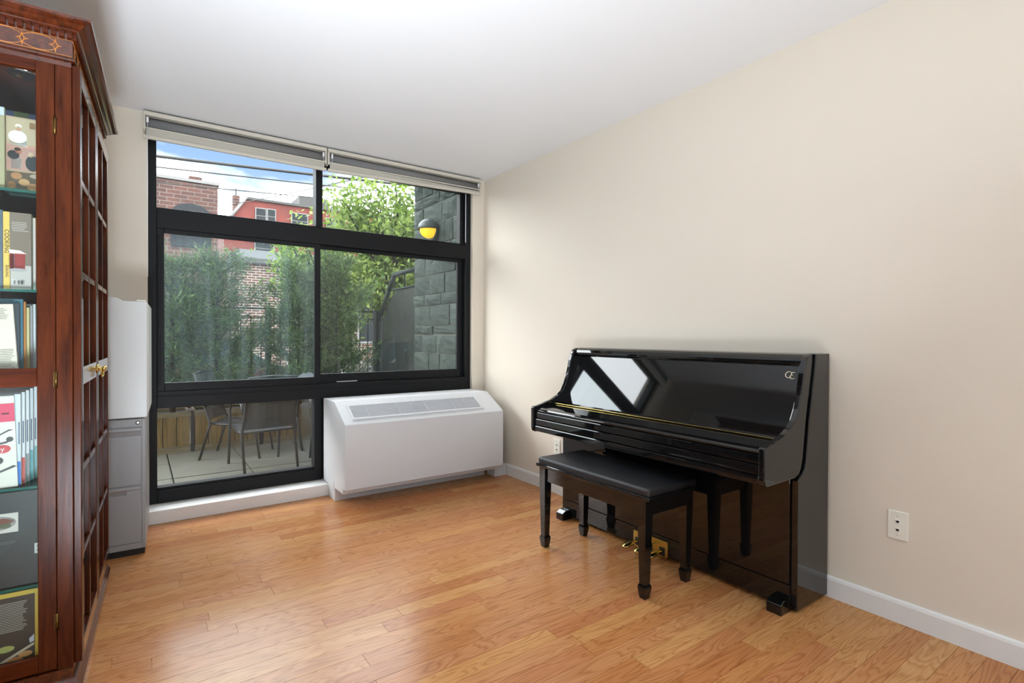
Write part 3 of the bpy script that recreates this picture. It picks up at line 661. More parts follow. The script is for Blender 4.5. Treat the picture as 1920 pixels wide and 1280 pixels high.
# front doors facing the window side: stiles, rails, muntins, panes
def front_door(y0, y1, flip):
    d = empty('front_door'); d.parent = bk
    def fb_(name, ya, yb, z0, z1, mat, xa=.000, xb=.020, bev=.002): return MB().box(xa, xb, ya, yb, z0, z1, bev).build(name, M[mat], d)
    s = .043
    fb_('stile', y0, y0+s, .098, 2.026, 'mahog'); fb_('stile', y1-s, y1, .098, 2.026, 'mahog')
    fb_('rail', y0+s, y1-s, 1.975, 2.026, 'mahogy'); fb_('rail', y0+s, y1-s, .995, 1.055, 'mahogy'); fb_('rail', y0+s, y1-s, .098, .15, 'mahogy')
    ym = (y0+y1)/2
    for (z0, z1) in ((.15, .995), (1.055, 1.975)):
        fb_('muntin', ym-.010, ym+.010, z0, z1, 'mahog', .003, .018)
        rows = [z0+(z1-z0)*i/3 for i in range(4)]
        for zz in rows[1:3]:
            fb_('muntin', y0+s, ym-.010, zz-.010, zz+.010, 'mahogy', .003, .018); fb_('muntin', ym+.010, y1-s, zz-.010, zz+.010, 'mahogy', .003, .018)
        for i in range(3):
            for (ya, yb) in ((y0+s, ym-.010), (ym+.010, y1-s)):
                MB().box(.007, .010, ya-.002, yb+.002, rows[i]+(.01 if i else 0)-.002, rows[i+1]-(.01 if i < 2 else 0)+.002).build('pane', M['cglass'], d)
    # brass ring pull on the stile next to the other door
    ky = (y1-.021) if flip else (y0+.021)
    kn = MB().lathe([(.017, 0), (.017, .003), (.012, .0045), (.006, .006), (.006, .016), (.010, .020), (.010, .025), (.005, .029)], 16, Matrix.Translation((.020, ky, 1.026)) @ Matrix.Rotation(PI/2, 4, 'Y')).build('knob', M['brass'], d)
    MB().tube([(.036+.0015*math.cos(a), ky+.017*math.cos(a), 1.014+.019*math.sin(a)) for a in [2*PI*i/20 for i in range(20)]], .0024, 7, closed=True).build('ring_pull', M['brass'], kn)
    return d
front_door(.012, .498, True); front_door(.502, .988, False)
# glass shelves
for z in (1.608, 1.298, 1.018, .680, .368):
    s = MB().box(-D+.016, -.012, .030, LEN-.034, z-.004, z+.004).build('shelf', M['sglass' if z != 1.018 else 'mahogy'], bk)
    if z != 1.018: MB().box(-D+.016, -.012, .027, .030, z-.004, z+.004).build('shelf_edge', M['sedge'], s)
# unlit puck light under the top
pk = MB().lathe([(.047, 0), (.047, .003), (.036, .006), (.030, .006), (.028, .002), (.0, .002)][:-1]+[(.004, .002)], 28, Matrix.Translation((-.130, .14, 2.0115)) @ Matrix.Rotation(PI, 4, 'X')).build('puck_light', M['chrome'], bk)

# ---- books
BM = {}
def bmat(c, rough=.45):
    key = (c, rough)
    if key not in BM: BM[key] = pbr('book_cover_%d_%d_%d' % c, lin(*c), rough, var=.05, scale=20)
    return BM[key]
PAGE = pbr('book_pages', lin(226, 218, 200), .9, var=.08, scale=120, stretch=(8, 1, 1))
BR = Matrix.Translation(BO) @ Matrix.Rotation(A, 4, 'Z')
def book(name, label, x1, y0, z0, depth, thick, height, cover, spine=None, tilt=0, prints=(), group=None, spine_w=None, cat='book'):
    """stands with its spine to +x; near cover faces -y. x1: spine plane in bookcase frame. prints drawn on the near cover:
       (kind, a0, a1, b0, b1, colour) in metres, a from the spine edge leftward, b up from the bottom"""
    loc = BR @ Vector((x1, y0, z0)); t = thing(name, label, cat, loc, A, group)
    t.rotation_euler = (0, tilt, A)
    c = .0022; mb = MB()
    mb.box(-depth, 0, 0, c, 0, height); mb.box(-depth, 0, thick-c, thick, 0, height)
    mb.build('cover', bmat(cover), t)
    MB().box(-c, .0004, c, thick-c, 0, height).build('spine', bmat(spine or cover), t)
    MB().box(-depth+.003, -c, c, thick-c, .002, height-.003).build('pages', PAGE, t)
    if spine_w: MB().box(-spine_w, .0006, -.0006, 0, 0, height).build('spine_band', bmat(spine), t)
    for pr in prints:
        kind, a0, a1, b0, b1, col = pr; m_ = bmat(col)
        if kind == 'rect': MB().box(-a1, -a0, -.0010, -.0001, b0, b1).build('print', m_, t)
        elif kind == 'ell':
            cx, cz, rx, rz = -(a0+a1)/2, (b0+b1)/2, (a1-a0)/2, (b1-b0)/2
            MB().prism([(cx+rx*math.cos(q), cz+rz*math.sin(q)) for q in [2*PI*i/16 for i in range(16)]], 'y', -.0014, -.0002).build('print', m_, t)
        elif kind == 'lines':
            n = max(1, int((b1-b0)/.0052)); mb = MB(); rr = random.Random(int(b0*1e4))
            for i in range(n): zz = b1-.0052*(i+.5); mb.box(-a1+rr.uniform(0, .003), -a0-rr.uniform(0, .012), -.0012, -.0002, zz-.0007, zz+.0007)
            mb.build('print', m_, t)
        elif kind == 'poly':
            MB().prism([(-q[0], q[1]) for q in a0], 'y', -.0016, -.0002).build('print', m_, t)
        elif kind == 'text':      # a0: string, a1: size, b0: (a,b), b1: rotation
            Mx = Matrix.Translation((-b0[0], -.0018, b0[1])) @ Matrix.Rotation(b1, 4, 'Y') @ Matrix.Rotation(PI/2, 4, 'X')
            text_mb(a0, a1, Mx).build('lettering', m_, t)
    return t
G = 'books in the mahogany bookcase'
z1 = 1.613                            # first glass shelf (top)
book('cookbook', 'large cookbook with photographs of bakers and loaves on its cover, top shelf', -.05, .060, z1, .115, .022, .232, (176, 152, 124), prints=(
    ('rect', .0, .113, .146, .228, (190, 170, 140)), ('rect', .020, .040, .150, .205, (60, 58, 54)), ('ell', .066, .110, .150, .190, (232, 226, 216)), ('rect', .066, .108, .140, .168, (228, 222, 212)),
    ('ell', .080, .092, .187, .203, (196, 150, 118)), ('ell', .078, .094, .197, .210, (236, 226, 206)), ('rect', .046, .060, .200, .220, (150, 118, 84)), ('rect', .004, .016, .190, .214, (206, 196, 170)),
    ('rect', .018, .028, .196, .212, (170, 140, 96)), ('ell', .0, .034, .146, .170, (128, 128, 124)), ('rect', .0, .114, .138, .145, (206, 150, 128)),
    ('rect', .0, .114, .066, .138, (182, 140, 126)), ('ell', .084, .112, .098, .126, (46, 46, 48)), ('rect', .080, .104, .070, .106, (226, 218, 210)), ('ell', .078, .094, .116, .134, (168, 112, 92)), ('ell', .080, .096, .125, .136, (44, 34, 30)),
    ('ell', .036, .070, .066, .116, (50, 54, 56)), ('ell', .050, .064, .110, .126, (196, 170, 140)), ('rect', .006, .030, .090, .114, (150, 136, 128)), ('ell', .004, .04, .07, .094, (196, 180, 164)),
    ('rect', .0, .114, .0, .060, (92, 78, 62)), ('ell', .078, .104, .036, .058, (170, 124, 84)), ('ell', .060, .086, .018, .040, (188, 146, 100)), ('ell', .092, .113, .006, .028, (160, 116, 76)), ('ell', .040, .066, .004, .028, (176, 130, 86)), ('ell', .020, .046, .026, .046, (150, 122, 96)), ('ell', .004, .028, .004, .026, (198, 164, 124)), ('ell', .030, .060, .044, .058, (170, 156, 136))), group=G)
book('book', 'pale olive book at the left edge of the top shelf, tallest there', -.166, .045, z1, .15, .02, .25, (168, 160, 126), prints=(('rect', 0, .1, .225, .25, (196, 204, 210)),), group=G)
book('box', 'blue and white box standing behind the bakers cookbook', -.085, .105, z1, .09, .05, .262, (64, 88, 132), spine=(206, 214, 222), group=G, prints=(('rect', .034, .07, .23, .262, (92, 110, 66)),))
z2 = 1.303
book('cookbook', 'grey-brown cookbook with red layer cake on its cover and yellow spine', -.106, .050, z2, .16, .026, .240, (128, 112, 98), prints=(
    ('rect', .0, .048, 0, .075, (188, 180, 172)), ('rect', .014, .050, .062, .118, (150, 52, 50)), ('poly', [(.010, .112), (.026, .122), (.052, .124), (.052, .112)], 0, 0, 0, (228, 218, 208)),
    ('rect', .040, .052, .064, .108, (96, 40, 38)), ('rect', .038, .041, .064, .112, (226, 206, 200)), ('ell', .010, .052, .055, .066, (168, 164, 160)), ('rect', .016, .046, .014, .032, (206, 200, 194)), ('rect', .019, .024, .017, .028, (50, 48, 46)), ('rect', .027, .032, .017, .028, (50, 48, 46)), ('rect', .037, .042, .017, .028, (60, 56, 54)),
    ('lines', .004, .046, .176, .212, (206, 198, 188)),
    ('rect', .050, .0645, 0, .2402, (226, 190, 96)), ('text', 'COOKING', .0155, (.0565, .148), PI/2, (40, 34, 26)), ('text', 'BAKING', .0105, (.0565, .055), PI/2, (120, 84, 40))), group=G)
book('book', 'white paperback with coral edge beside the red cake cookbook', -.100, .078, z2, .15, .012, .232, (226, 214, 200), spine=(220, 130, 110), group=G)
book('book', 'slim blue and yellow book on the second shelf', -.094, .092, z2, .15, .014, .236, (150, 178, 206), spine=(120, 150, 200), prints=(('rect', 0, .02, .20, .236, (232, 214, 84)),), group=G)
book('book', 'teal hardback at the back of the second shelf', -.088, .108, z2, .15, .02, .215, (84, 112, 120), group=G)
book('book', 'slate blue book at the left edge of the second shelf', -.172, .046, z2, .15, .020, .244, (92, 104, 116), group=G)
z3 = 1.024
book('book', 'leaning cream book with small printed text on its back cover, third shelf', -.1365, .046, z3, .15, .014, .233, (222, 210, 192), tilt=-.055, prints=(('lines', .012, .06, .185, .222, (120, 108, 96)), ('lines', .004, .06, .02, .095, (120, 108, 96)), ('rect', .004, .05, .001, .012, (200, 190, 172))), group=G)
for i, (c, sp, h_, x_, lb) in enumerate((((52, 58, 66), None, .235, -.137, 'charcoal hardback just behind the leaning cream book'), ((58, 110, 130), None, .25, -.132, 'teal paperback with pale lettering, third shelf'),
        ((206, 130, 56), None, .243, -.128, 'orange-spined paperback on the third shelf'), ((214, 204, 150), (196, 160, 70), .225, -.122, 'cream and mustard book on the third shelf'),
        ((168, 164, 168), None, .232, -.117, 'light grey book in the middle of the third shelf'), ((226, 226, 226), None, .238, -.112, 'tall white book on the third shelf'),
        ((70, 74, 84), None, .228, -.108, 'dark blue-grey thin book on the third shelf'), ((196, 214, 224), None, .217, -.104, 'pale blue paperback on the third shelf'), ((214, 210, 90), None, .22, -.099, 'lime yellow thin book on the third shelf'),
        ((80, 160, 156), None, .195, -.095, 'short turquoise booklet on the third shelf'), ((70, 132, 128), None, .23, -.089, 'sea green book at the far right of the third shelf'))):
    book('book', lb, x_, .064+i*.0165, z3, .15, .0145, h_, c, sp, group=G)
z4 = .686
book('magazine', 'white magazine with bold black brush strokes and pink header, fourth shelf', -.139, .044, z4, .15, .006, .285, (224, 218, 206), tilt=-.03, prints=(
    ('rect', .0, .05, .205, .262, (214, 56, 92)), ('rect', .012, .03, .228, .233, (90, 30, 50)), ('text', '2', .02, (.040, .214), PI, (236, 214, 214)), ('ell', .012, .05, .108, .134, (196, 60, 66)),
    ('poly', [(.004, .178), (.014, .181), (.05, .160), (.05, .156), (.014, .176)], 0, 0, 0, (60, 58, 58)), ('ell', .005, .022, .142, .158, (62, 60, 60)), ('poly', [(.008, .148), (.05, .138), (.05, .133), (.02, .139)], 0, 0, 0, (62, 60, 60)),
    ('ell', .030, .07, .072, .100, (66, 64, 66)), ('poly', [(.0, .064), (.008, .068), (.05, .050), (.05, .044), (.014, .058)], 0, 0, 0, (70, 68, 68)), ('text', 'oy', .02, (.036, .121), 0, (240, 226, 222))), group=G, cat='magazine')
cols = [((214, 220, 226), (60, 120, 200)), ((222, 222, 224), (208, 78, 66)), ((226, 226, 226), (150, 150, 150)), ((212, 216, 220), (96, 170, 176)), ((226, 226, 228), (130, 180, 180)), ((216, 220, 222), (106, 160, 90)), ((208, 222, 214), (150, 190, 150))]
nm = ('blue', 'red', 'grey', 'teal', 'pale teal', 'leaf green', 'mint')
for i, (c, foot) in enumerate(cols):
    book('magazine', 'thin white-spined magazine with %s foot band in the fourth shelf row' % nm[i], -.134+i*.0066, .056+i*.020, z4, .19, .016, .288+i*.004, c, prints=(('rect', 0, .02, 0, .075+.008*i, foot), ('rect', .002, .005, .13, .2, (90, 96, 120))), group=G, cat='magazine')
book('book', 'flat cream folder standing at the back of the fourth shelf', -.06, .21, z4, .2, .012, .275, (196, 194, 184), group=G)
z5 = .373
book('cookbook', 'large black cookbook with square photo of salad bowl, fifth shelf', -.046, .042, z5, .26, .024, .296, (44, 43, 42), prints=(
    ('rect', .092, .16, .172, .232, (206, 200, 190)), ('ell', .096, .20, .180, .226, (150, 142, 136)), ('ell', .10, .17, .198, .218, (190, 84, 50)), ('ell', .108, .14, .186, .204, (128, 150, 90)),
    ('lines', .095, .16, .135, .146, (110, 104, 100)), ('rect', .036, .054, .094, .126, (206, 204, 200)), ('rect', .039, .049, .110, .122, (70, 70, 76)), ('rect', .039, .049, .099, .107, (70, 70, 76))), group=G)
book('book', 'grey hardback behind the black salad cookbook', -.03, .070, z5, .26, .03, .302, (160, 168, 176), group=G)
zb = .093
book('cookbook', 'dark brown cookbook with white text and grilled prawns, broad yellow spine edge, bottom shelf', -.040, .042, zb, .26, .030, .262, (66, 54, 46), spine=(214, 176, 66), spine_w=.060, prints=(
    ('lines', .078, .19, .135, .232, (196, 188, 178)), ('rect', .0, .26, .248, .262, (216, 186, 72)), ('poly', [(.062, .118), (.074, .106), (.072, .092), (.062, .096)], 0, 0, 0, (206, 206, 216)), ('poly', [(.062, .092), (.19, .026), (.19, .018), (.062, .084)], 0, 0, 0, (206, 190, 166)),
    ('ell', .108, .15, .078, .098, (176, 178, 104)), ('ell', .066, .10, .052, .070, (206, 150, 92)), ('ell', .088, .13, .034, .058, (196, 128, 72)), ('ell', .12, .16, .018, .044, (206, 150, 92)), ('poly', [(.062, .036), (.19, .0), (.19, -.0), (.10, .002), (.062, .028)], 0, 0, 0, (120, 122, 130))), group=G)
book('book', 'navy hardback lying behind the brown prawn cookbook', -.035, .076, zb, .26, .03, .270, (44, 52, 66), group=G)

# ================================================================== FILING CABINET + FRIDGE (turned slightly)
A2 = math.radians(-2.6)
fc = thing('filing_cabinet', 'grey two-drawer steel filing cabinet beside the bookcase', 'cabinet', (-.155, 3.406, 0), A2)
hw, dp, hc = .187, .54, .722           # half width, depth, height
def cp(mb, name, mat, parent=None): return mb.build(name, M[mat], parent or fc)
cp(MB().box(-hw+.004, hw-.004, .012, dp, 0, .035), 'plinth', 'blackp')
cp(MB().box(-hw, hw, .004, dp, .035, hc, .003), 'body', 'cabgrey')
cp(MB().box(-hw, -hw+.016, 0, .01, .035, hc-.002, .002).box(hw-.016, hw, 0, .01, .035, hc-.002, .002).box(-hw+.016, hw-.016, 0, .01, .035, .064, .002), 'face_frame', 'cabgrey')
cp(MB().box(-hw+.016, hw-.016, 0, .01, .680, hc-.002, .002), 'top_strip', 'cabgrey')
lk = cp(MB().lathe([(.010, 0), (.010, .003), (.007, .004), (.007, .006), (.003, .006)], 16, Matrix.Translation((hw-.032, 0, .700)) @ Matrix.Rotation(PI/2, 4, 'X')), 'lock', 'chrome')
for (z0, z1) in ((.068, .366), (.372, .674)):
    d = empty('drawer'); d.parent = fc
    MB().box(-hw+.019, hw-.019, -.002, .008, z0, z1-.042, .002).build('drawer_front', M['cabgrey'], d)
    MB().prism([(-.010, z1), (.008, z1), (.008, z1-.044), (.004, z1-.044), (-.004, z1-.018), (-.010, z1-.016)], 'x', -hw+.019, hw-.019, .0015).build('handle_lip', M['cabgrey'], d)
    if z0 < .1: MB().box(hw-.082, hw-.022, -.0035, .005, z1-.046, z1-.020, .001).build('label_holder', M['cabgrey'], d)
rf = thing('mini_fridge', 'white mini fridge standing on the grey filing cabinet', 'fridge', (-.166, 3.39, hc), A2)
fh, fw_, fd = .634, .207, .50
def fp(mb, name, mat): return mb.build(name, M[mat], rf)
fp(MB().box(-fw_+.004, fw_+.005, .052, fd, .022, fh-.028, .006), 'body', 'fridge')
for (xx, yy) in ((-.16, .09), (.16, .09), (-.16, .44), (.16, .44)): fp(MB().lathe([(.016, 0), (.016, .018), (.012, .023)], 12, Matrix.Translation((xx, yy, 0))), 'foot', 'blackp')
dr = [(-fw_, .012), (-fw_+.008, .006), (fw_-.008, .006), (fw_, .014)]
arcp = [(.078-.030*math.cos(q), fh-.026+.026*math.sin(q)) for q in (PI*.5, PI*.4, PI*.3, PI*.2, PI*.1, 0)]
dprof = [(-fw_, .006), (fw_-.006, .006), (fw_, .014), (fw_, fh-.022), (fw_-.002, fh-.018), (.112, fh-.018), (.102, fh-.019), (.094, fh-.012), (.082, fh-.004), (.070, fh), (-fw_, fh)]
fp(MB().prism(dprof, 'y', 0, .048, .004, 3), 'door', 'fridge')
fp(MB().box(fw_-.046, fw_-.006, .006, .07, fh-.018, fh-.010, .003), 'hinge_cap', 'ivory')
fp(MB().box(-fw_+.006, fw_-.002, .044, .056, .03, fh-.03), 'gasket', 'cabgrey')

# ================================================================== OUTSIDE: PATIO
GZ = -.05
patio = MB().box(-3.0, 4.0, WB+.21, 7.3, -.25, GZ-.03).build('patio', M['joint']); patio['kind'] = 'structure'; patio['label'] = 'patio paved with concrete slabs'
pu = MB().box(-.5, .5, -.5, .5, -.5, .5, .012, 1).mesh('paver'); pu.materials.append(M['paver'])
for i in range(-4, 5):
    for j in range(-2, 3):
        o = link(bpy.data.objects.new('paver', pu), patio)
        xx0 = .240+.597*i; yy0 = 5.276+.612*j
        ya, yb = max(yy0, WB+.22), yy0+.612
        if yb-ya < .1: continue
        o.scale = (.585, yb-ya-.012, .05); o.location = (xx0+.2985, (ya+yb)/2, GZ-.025+random.uniform(-.002, .002))
# cedar planters
def planter(x0, x1, label):
    t = wthing('planter_box', label, 'planter', ((x0+x1)/2, 6.65, GZ), 'cedar planter boxes along the railing')
    n = 5; w = (x1-x0)/n
    for i in range(n): part(MB().box(x0+i*w+.004, x0+(i+1)*w-.004, 6.405+random.uniform(-.004, .004), 6.425, GZ+.06, .325), 'board', M['cedar'], t)
    part(MB().box(x0, x1, 6.395, 6.43, GZ, GZ+.065), 'bottom_rail', M['cedarx'], t)
    part(MB().box(x0-.005, x1+.005, 6.385, 6.46, .32, .362), 'top_rail', M['cedarx'], t)
    part(MB().box(x0, x1, 6.86, 6.88, GZ, .36), 'back_board', M['cedarx'], t)
    for xx in (x0, x1-.02): part(MB().box(xx, xx+.02, 6.43, 6.86, GZ, .36), 'end_board', M['cedarx'], t)
    part(MB().box(x0+.02, x1-.02, 6.43, 6.86, GZ, .33), 'soil', M['soil'], t)
    return t
for (a, b_, lb) in ((-.80, -.19, 'cedar planter box at the far left behind the window edge'), (-.155, .445, 'cedar planter box left of the dark divider post'), (.485, 1.105, 'cedar planter box behind the tilted patio chairs'), (1.145, 1.765, 'cedar planter box behind the patio table'), (1.805, 2.425, 'cedar planter box next to the steel screen')):
    planter(a, b_, lb)
for xx in (-.172, .465, 1.125, 1.785):
    p_ = MB().box(xx-.0165, xx+.0165, 6.40, 6.44, GZ, .37, .002).build('divider_post', M['iron'])
    tag(p_, {-.172: 'black iron divider post between the two leftmost planters', .465: 'black iron divider post seen through the lower window pane', 1.125: 'black iron divider post behind the mesh patio chair', 1.785: 'black iron divider post behind the patio table'}[xx], 'post', 'divider posts between planters')
# railing
rl = wthing('iron_railing', 'black iron railing with thin bars behind the planters', 'railing', (.9, 6.92, GZ))
RT = 1.497
part(MB().box(-1.6, 2.62, 6.905, 6.935, RT-.022, RT, .002), 'top_rail', M['iron'], rl)
part(MB().box(-1.6, 2.62, 6.912, 6.928, 1.375, 1.39), 'lower_rail', M['iron'], rl)
part(MB().box(-1.6, 2.62, 6.912, 6.928, .10, .115), 'bottom_rail', M['iron'], rl)
for i in range(38): x = -1.54+.11*i; part(MB().box(x-.006, x+.006, 6.914, 6.926, .11, 1.38), 'bar', M['iron'], rl)
for x in (-1.6, -.25, 1.29, 2.64): part(MB().box(x-.03, x+.03, 6.89, 6.95, GZ-.03, RT+.004, .003), 'post', M['iron'], rl)
# stone wall
SX = 2.50
sw = MB().box(SX+.002, SX+.5, WB+.222, 5.372, -.1, 3.35).build('wall_stone', M['mortar']); sw['kind'] = 'structure'; sw['label'] = 'grey-green ashlar stone wall beside the patio'
def stone_mesh(seed):
    r_ = random.Random(seed); n = 5; v = []; f = []
    for i in range(n):
        for j in range(n):
            e = (i in (0, n-1)) or (j in (0, n-1))
            v.append((-.5+(r_.uniform(.0, .12) if e else r_.uniform(-.42, -.05)), -.5+i/(n-1)+(0 if i in (0, n-1) else r_.uniform(-.06, .06)), -.5+j/(n-1)+(0 if j in (0, n-1) else r_.uniform(-.05, .05))))
    for i in range(n-1):
        for j in range(n-1): f.append((i*n+j, i*n+j+1, (i+1)*n+j+1, (i+1)*n+j))
    b = len(v); per = [i*n for i in range(n)]+[(n-1)*n+j for j in range(1, n)]+[i*n+n-1 for i in range(n-2, -1, -1)]+[j for j in range(n-2, 0, -1)]
    for q in per: v.append((.5, v[q][1], v[q][2]))
    m = len(per)
    for k in range(m): f.append((per[k], per[(k+1) % m], b+(k+1) % m, b+k))
    me = bpy.data.meshes.new('stone'); me.from_pydata(v, [], f); me.materials.append(M['stone']); me.update(); return me
sms = [stone_mesh(s) for s in range(6)]
r_ = random.Random(5); z = -.05; ci = 0
hs = [.20, .105, .215, .20, .11, .205, .19, .095, .21, .115, .2, .2, .105, .22, .2, .11, .21, .2]
for h_ in hs:
    yy = WB+.225-r_.random()*.25
    while yy < 5.37:
        wd = r_.choice((.17, .24, .33, .42)) if h_ > .15 else r_.choice((.26, .38, .5))
        a, b_ = max(yy, WB+.225), min(yy+wd, 5.378)
        if 5.378-b_ < .08: b_ = 5.378; 
        if b_-a > .05:
            o = link(bpy.data.objects.new('stone', r_.choice(sms)), sw)
            o.scale = (.05, b_-a-.012, h_-.012); o.location = (SX+.012+r_.uniform(-.006, .006), (a+b_)/2, z+h_/2)
        yy += wd
        if b_ >= 5.378: break
    z += h_
    if z > 3.25: break
# wall lamp
wl = wthing('wall_lamp', 'dark hooded wall lamp with glowing amber lens on the stone wall', 'lamp', (SX-.09, 4.86, 2.24))
def dome(r, keep, seg=20, rings_=12):
    mb = MB(); v = []; f = []; idx = {}
    for i in range(rings_+1):
        th = PI*i/rings_
        for j in range(seg):
            ph = 2*PI*j/seg; v.append((r*math.sin(th)*math.cos(ph), r*math.sin(th)*math.sin(ph), r*math.cos(th)))
    for i in range(rings_):
        for j in range(seg):
            q = (i*seg+j, i*seg+(j+1) % seg, (i+1)*seg+(j+1) % seg, (i+1)*seg+j)
            c = sum((Vector(v[k]) for k in q), Vector())/4
            if keep(c/r): f.append(q)
    mb.add(v, f, True); return mb
hood = dome(.105, lambda c: c.z > -.05 or c.x > .18)
MBh = MB(); MBh.v = [(a[0], a[1]*1.0, a[2]) for a in hood.v]; MBh.f = hood.f; MBh.sm = hood.sm
ho = MBh.build('hood', M['lamphood'], wl, off=(0, 0, 0))
sm_ = ho.modifiers.new('shell', 'SOLIDIFY'); sm_.thickness = .006
lens = dome(.094, lambda c: True).build('lens', M['lampglow'], wl, off=(0, 0, 0)); lens.scale = (.95, .95, .9)
MB().tube([(.06, 0, 0), (.115, 0, 0)], .06, 18).build('mount', M['lamphood'], wl, off=(0, 0, 0))
# steel privacy screen continuing the wall line
ps = wthing('privacy_screen', 'dark green perforated steel privacy screen with sloping top edge beyond the stone wall', 'screen', (SX+.05, 5.93, GZ))
out = [(5.38, 1.905), (5.985, 1.90), (6.16, 1.72), (6.43, 1.42), (6.44, 1.36), (6.46, GZ)]
sxm = SX+.02
fm = MB()
for i in range(len(out)-1):
    fm.tube([(sxm, out[i][0], out[i][1]), (sxm, out[i+1][0], out[i+1][1])], .030, 4)
part(fm, 'frame', M['screenm'], ps)
part(MB().prism([(5.38, GZ+.05), (5.38, 1.72), (5.94, 1.72), (6.12, 1.60), (6.36, 1.36), (6.42, GZ+.05)], 'x', sxm-.002, sxm+.002), 'perforated_sheet', M['perf'], ps)
part(MB().tube([(sxm, 5.38, 1.72), (sxm, 6.05, 1.72)], .016, 4), 'crossbar', M['screenm'], ps)
part(MB().tube([(sxm, 5.70, 1.72), (sxm, 5.70, 1.90)], .012, 4), 'upright', M['screenm'], ps)
part(MB().box(sxm-.045, sxm+.045, 6.46, 6.55, GZ-.03, 1.47), 'post', M['screenm'], ps)

# ---- patio chairs and table
def patio_chair(label, loc, rz):
    t = thing('patio_chair', label, 'chair', loc, rz, 'patio sling chairs')
    w = .225                           # faces -y (front); back at +y
    for s in (-1, 1):
        x = s*w
        MB().tube([(x, -.25, 0), (x, -.20, .35), (x, -.19, .52), (x, -.15, .625), (x, -.06, .645), (x, .10, .64), (x, .20, .60), (x, .245, .52)], .0125, 8).build('arm_frame', M['chairm'], t)
        MB().tube([(x, .30, 0), (x, .20, .35), (x*.97, .22, .41), (x*.93, .30, .66), (x*.90, .35, .84)], .0125, 8).build('back_post', M['chairm'], t)
        MB().tube([(x*.93, -.22, .37), (x*.93, .0, .335), (x*.93, .20, .35)], .011, 8).build('seat_rail', M['chairm'], t)
    MB().tube([(-w, .20, .35), (w, .20, .35)], .010, 8).build('crossbar', M['chairm'], t)
    MB().tube([(-w, -.20, .35), (w, -.20, .35)], .010, 8).build('crossbar', M['chairm'], t)
    MB().tube([(-w*.9, .35, .84), (0, .365, .852), (w*.9, .35, .84)], .0125, 8).build('top_bar', M['chairm'], t)
    prof = [(-.23, .375), (-.12, .355), (0, .338), (.12, .338), (.20, .36)]
    v = []; f = []
    for (yy, zz) in prof:
        for xx in (-w*.92, 0, w*.92): v.append((xx, yy, zz-(.012 if xx == 0 else 0)))
    for i in range(len(prof)-1):
        for k in range(2): f.append((i*3+k, i*3+k+1, i*3+3+k+1, i*3+3+k))
    o = MB().add(v, f, True).build('seat_sling', M['sling'], t); o.modifiers.new('s', 'SOLIDIFY').thickness = .003
    prof = [(.215, .38), (.255, .55), (.30, .66), (.335, .79), (.350, .838)]
    v = []; f = []
    for i, (yy, zz) in enumerate(prof):
        ww = w*(.96-.015*i)
        for xx in (-ww, 0, ww): v.append((xx, yy+(.015 if xx == 0 else 0), zz))
    for i in range(len(prof)-1):
        for k in range(2): f.append((i*3+k, i*3+k+1, i*3+3+k+1, i*3+3+k))
    o = MB().add(v, f, True).build('back_sling', M['sling'], t); o.modifiers.new('s', 'SOLIDIFY').thickness = .003
    return t
patio_chair('patio chair with mesh back turned to the window, nearest the glass', (.945, 5.36, GZ), math.radians(186))
patio_chair('patio chair on the left, side-on, with its mesh back above the sill', (.85, 5.97, GZ), math.radians(64))
patio_chair('patio chair at the right edge of the lower pane', (1.70, 5.28, GZ), math.radians(205))
pt = wthing('patio_table', 'rectangular glass-topped patio table among the mesh chairs', 'table', (1.80, 6.03, GZ))
part(MB().box(1.32, 2.28, 5.72, 6.33, .655, .664, .003), 'table_top', M['tglass'], pt)
part(MB().box(1.32, 2.28, 5.71, 5.73, .64, .668, .003).box(1.32, 2.28, 6.32, 6.34, .64, .668, .003).box(1.31, 1.33, 5.71, 6.34, .64, .668, .003).box(2.27, 2.29, 5.71, 6.34, .64, .668, .003), 'rim', M['chairm'], pt)
for (x0, x1) in ((1.38, 1.42), (2.16, 2.2)):
    part(MB().tube([(x0, 5.76, .64), (x0+.06, 6.26, GZ)], .013, 8), 'leg', M['chairm'], pt); part(MB().tube([(x0+.03, 6.29, .64), (x0+.03, 5.78, GZ)], .013, 8), 'leg', M['chairm'], pt)
bg = bmesh.new(); bmesh.ops.create_icosphere(bg, subdivisions=3, radius=1)
for v in bg.verts:
    q = v.co.copy(); v.co = Vector((q.x*.20, q.y*.10, .0 if q.z < -.3 else max(0, (q.z+.3))*.055*(1+.5*math.sin(q.x*9)*math.cos(q.y*7))))*(1)+Vector((0, 0, 0))
pb = MB().bm(bg, True).build('plastic_bag', M['awning'], None); pb.location = (1.56, 5.98, .668)
tag(pb, 'crumpled pale plastic sheet lying on the patio table', 'plastic bag')

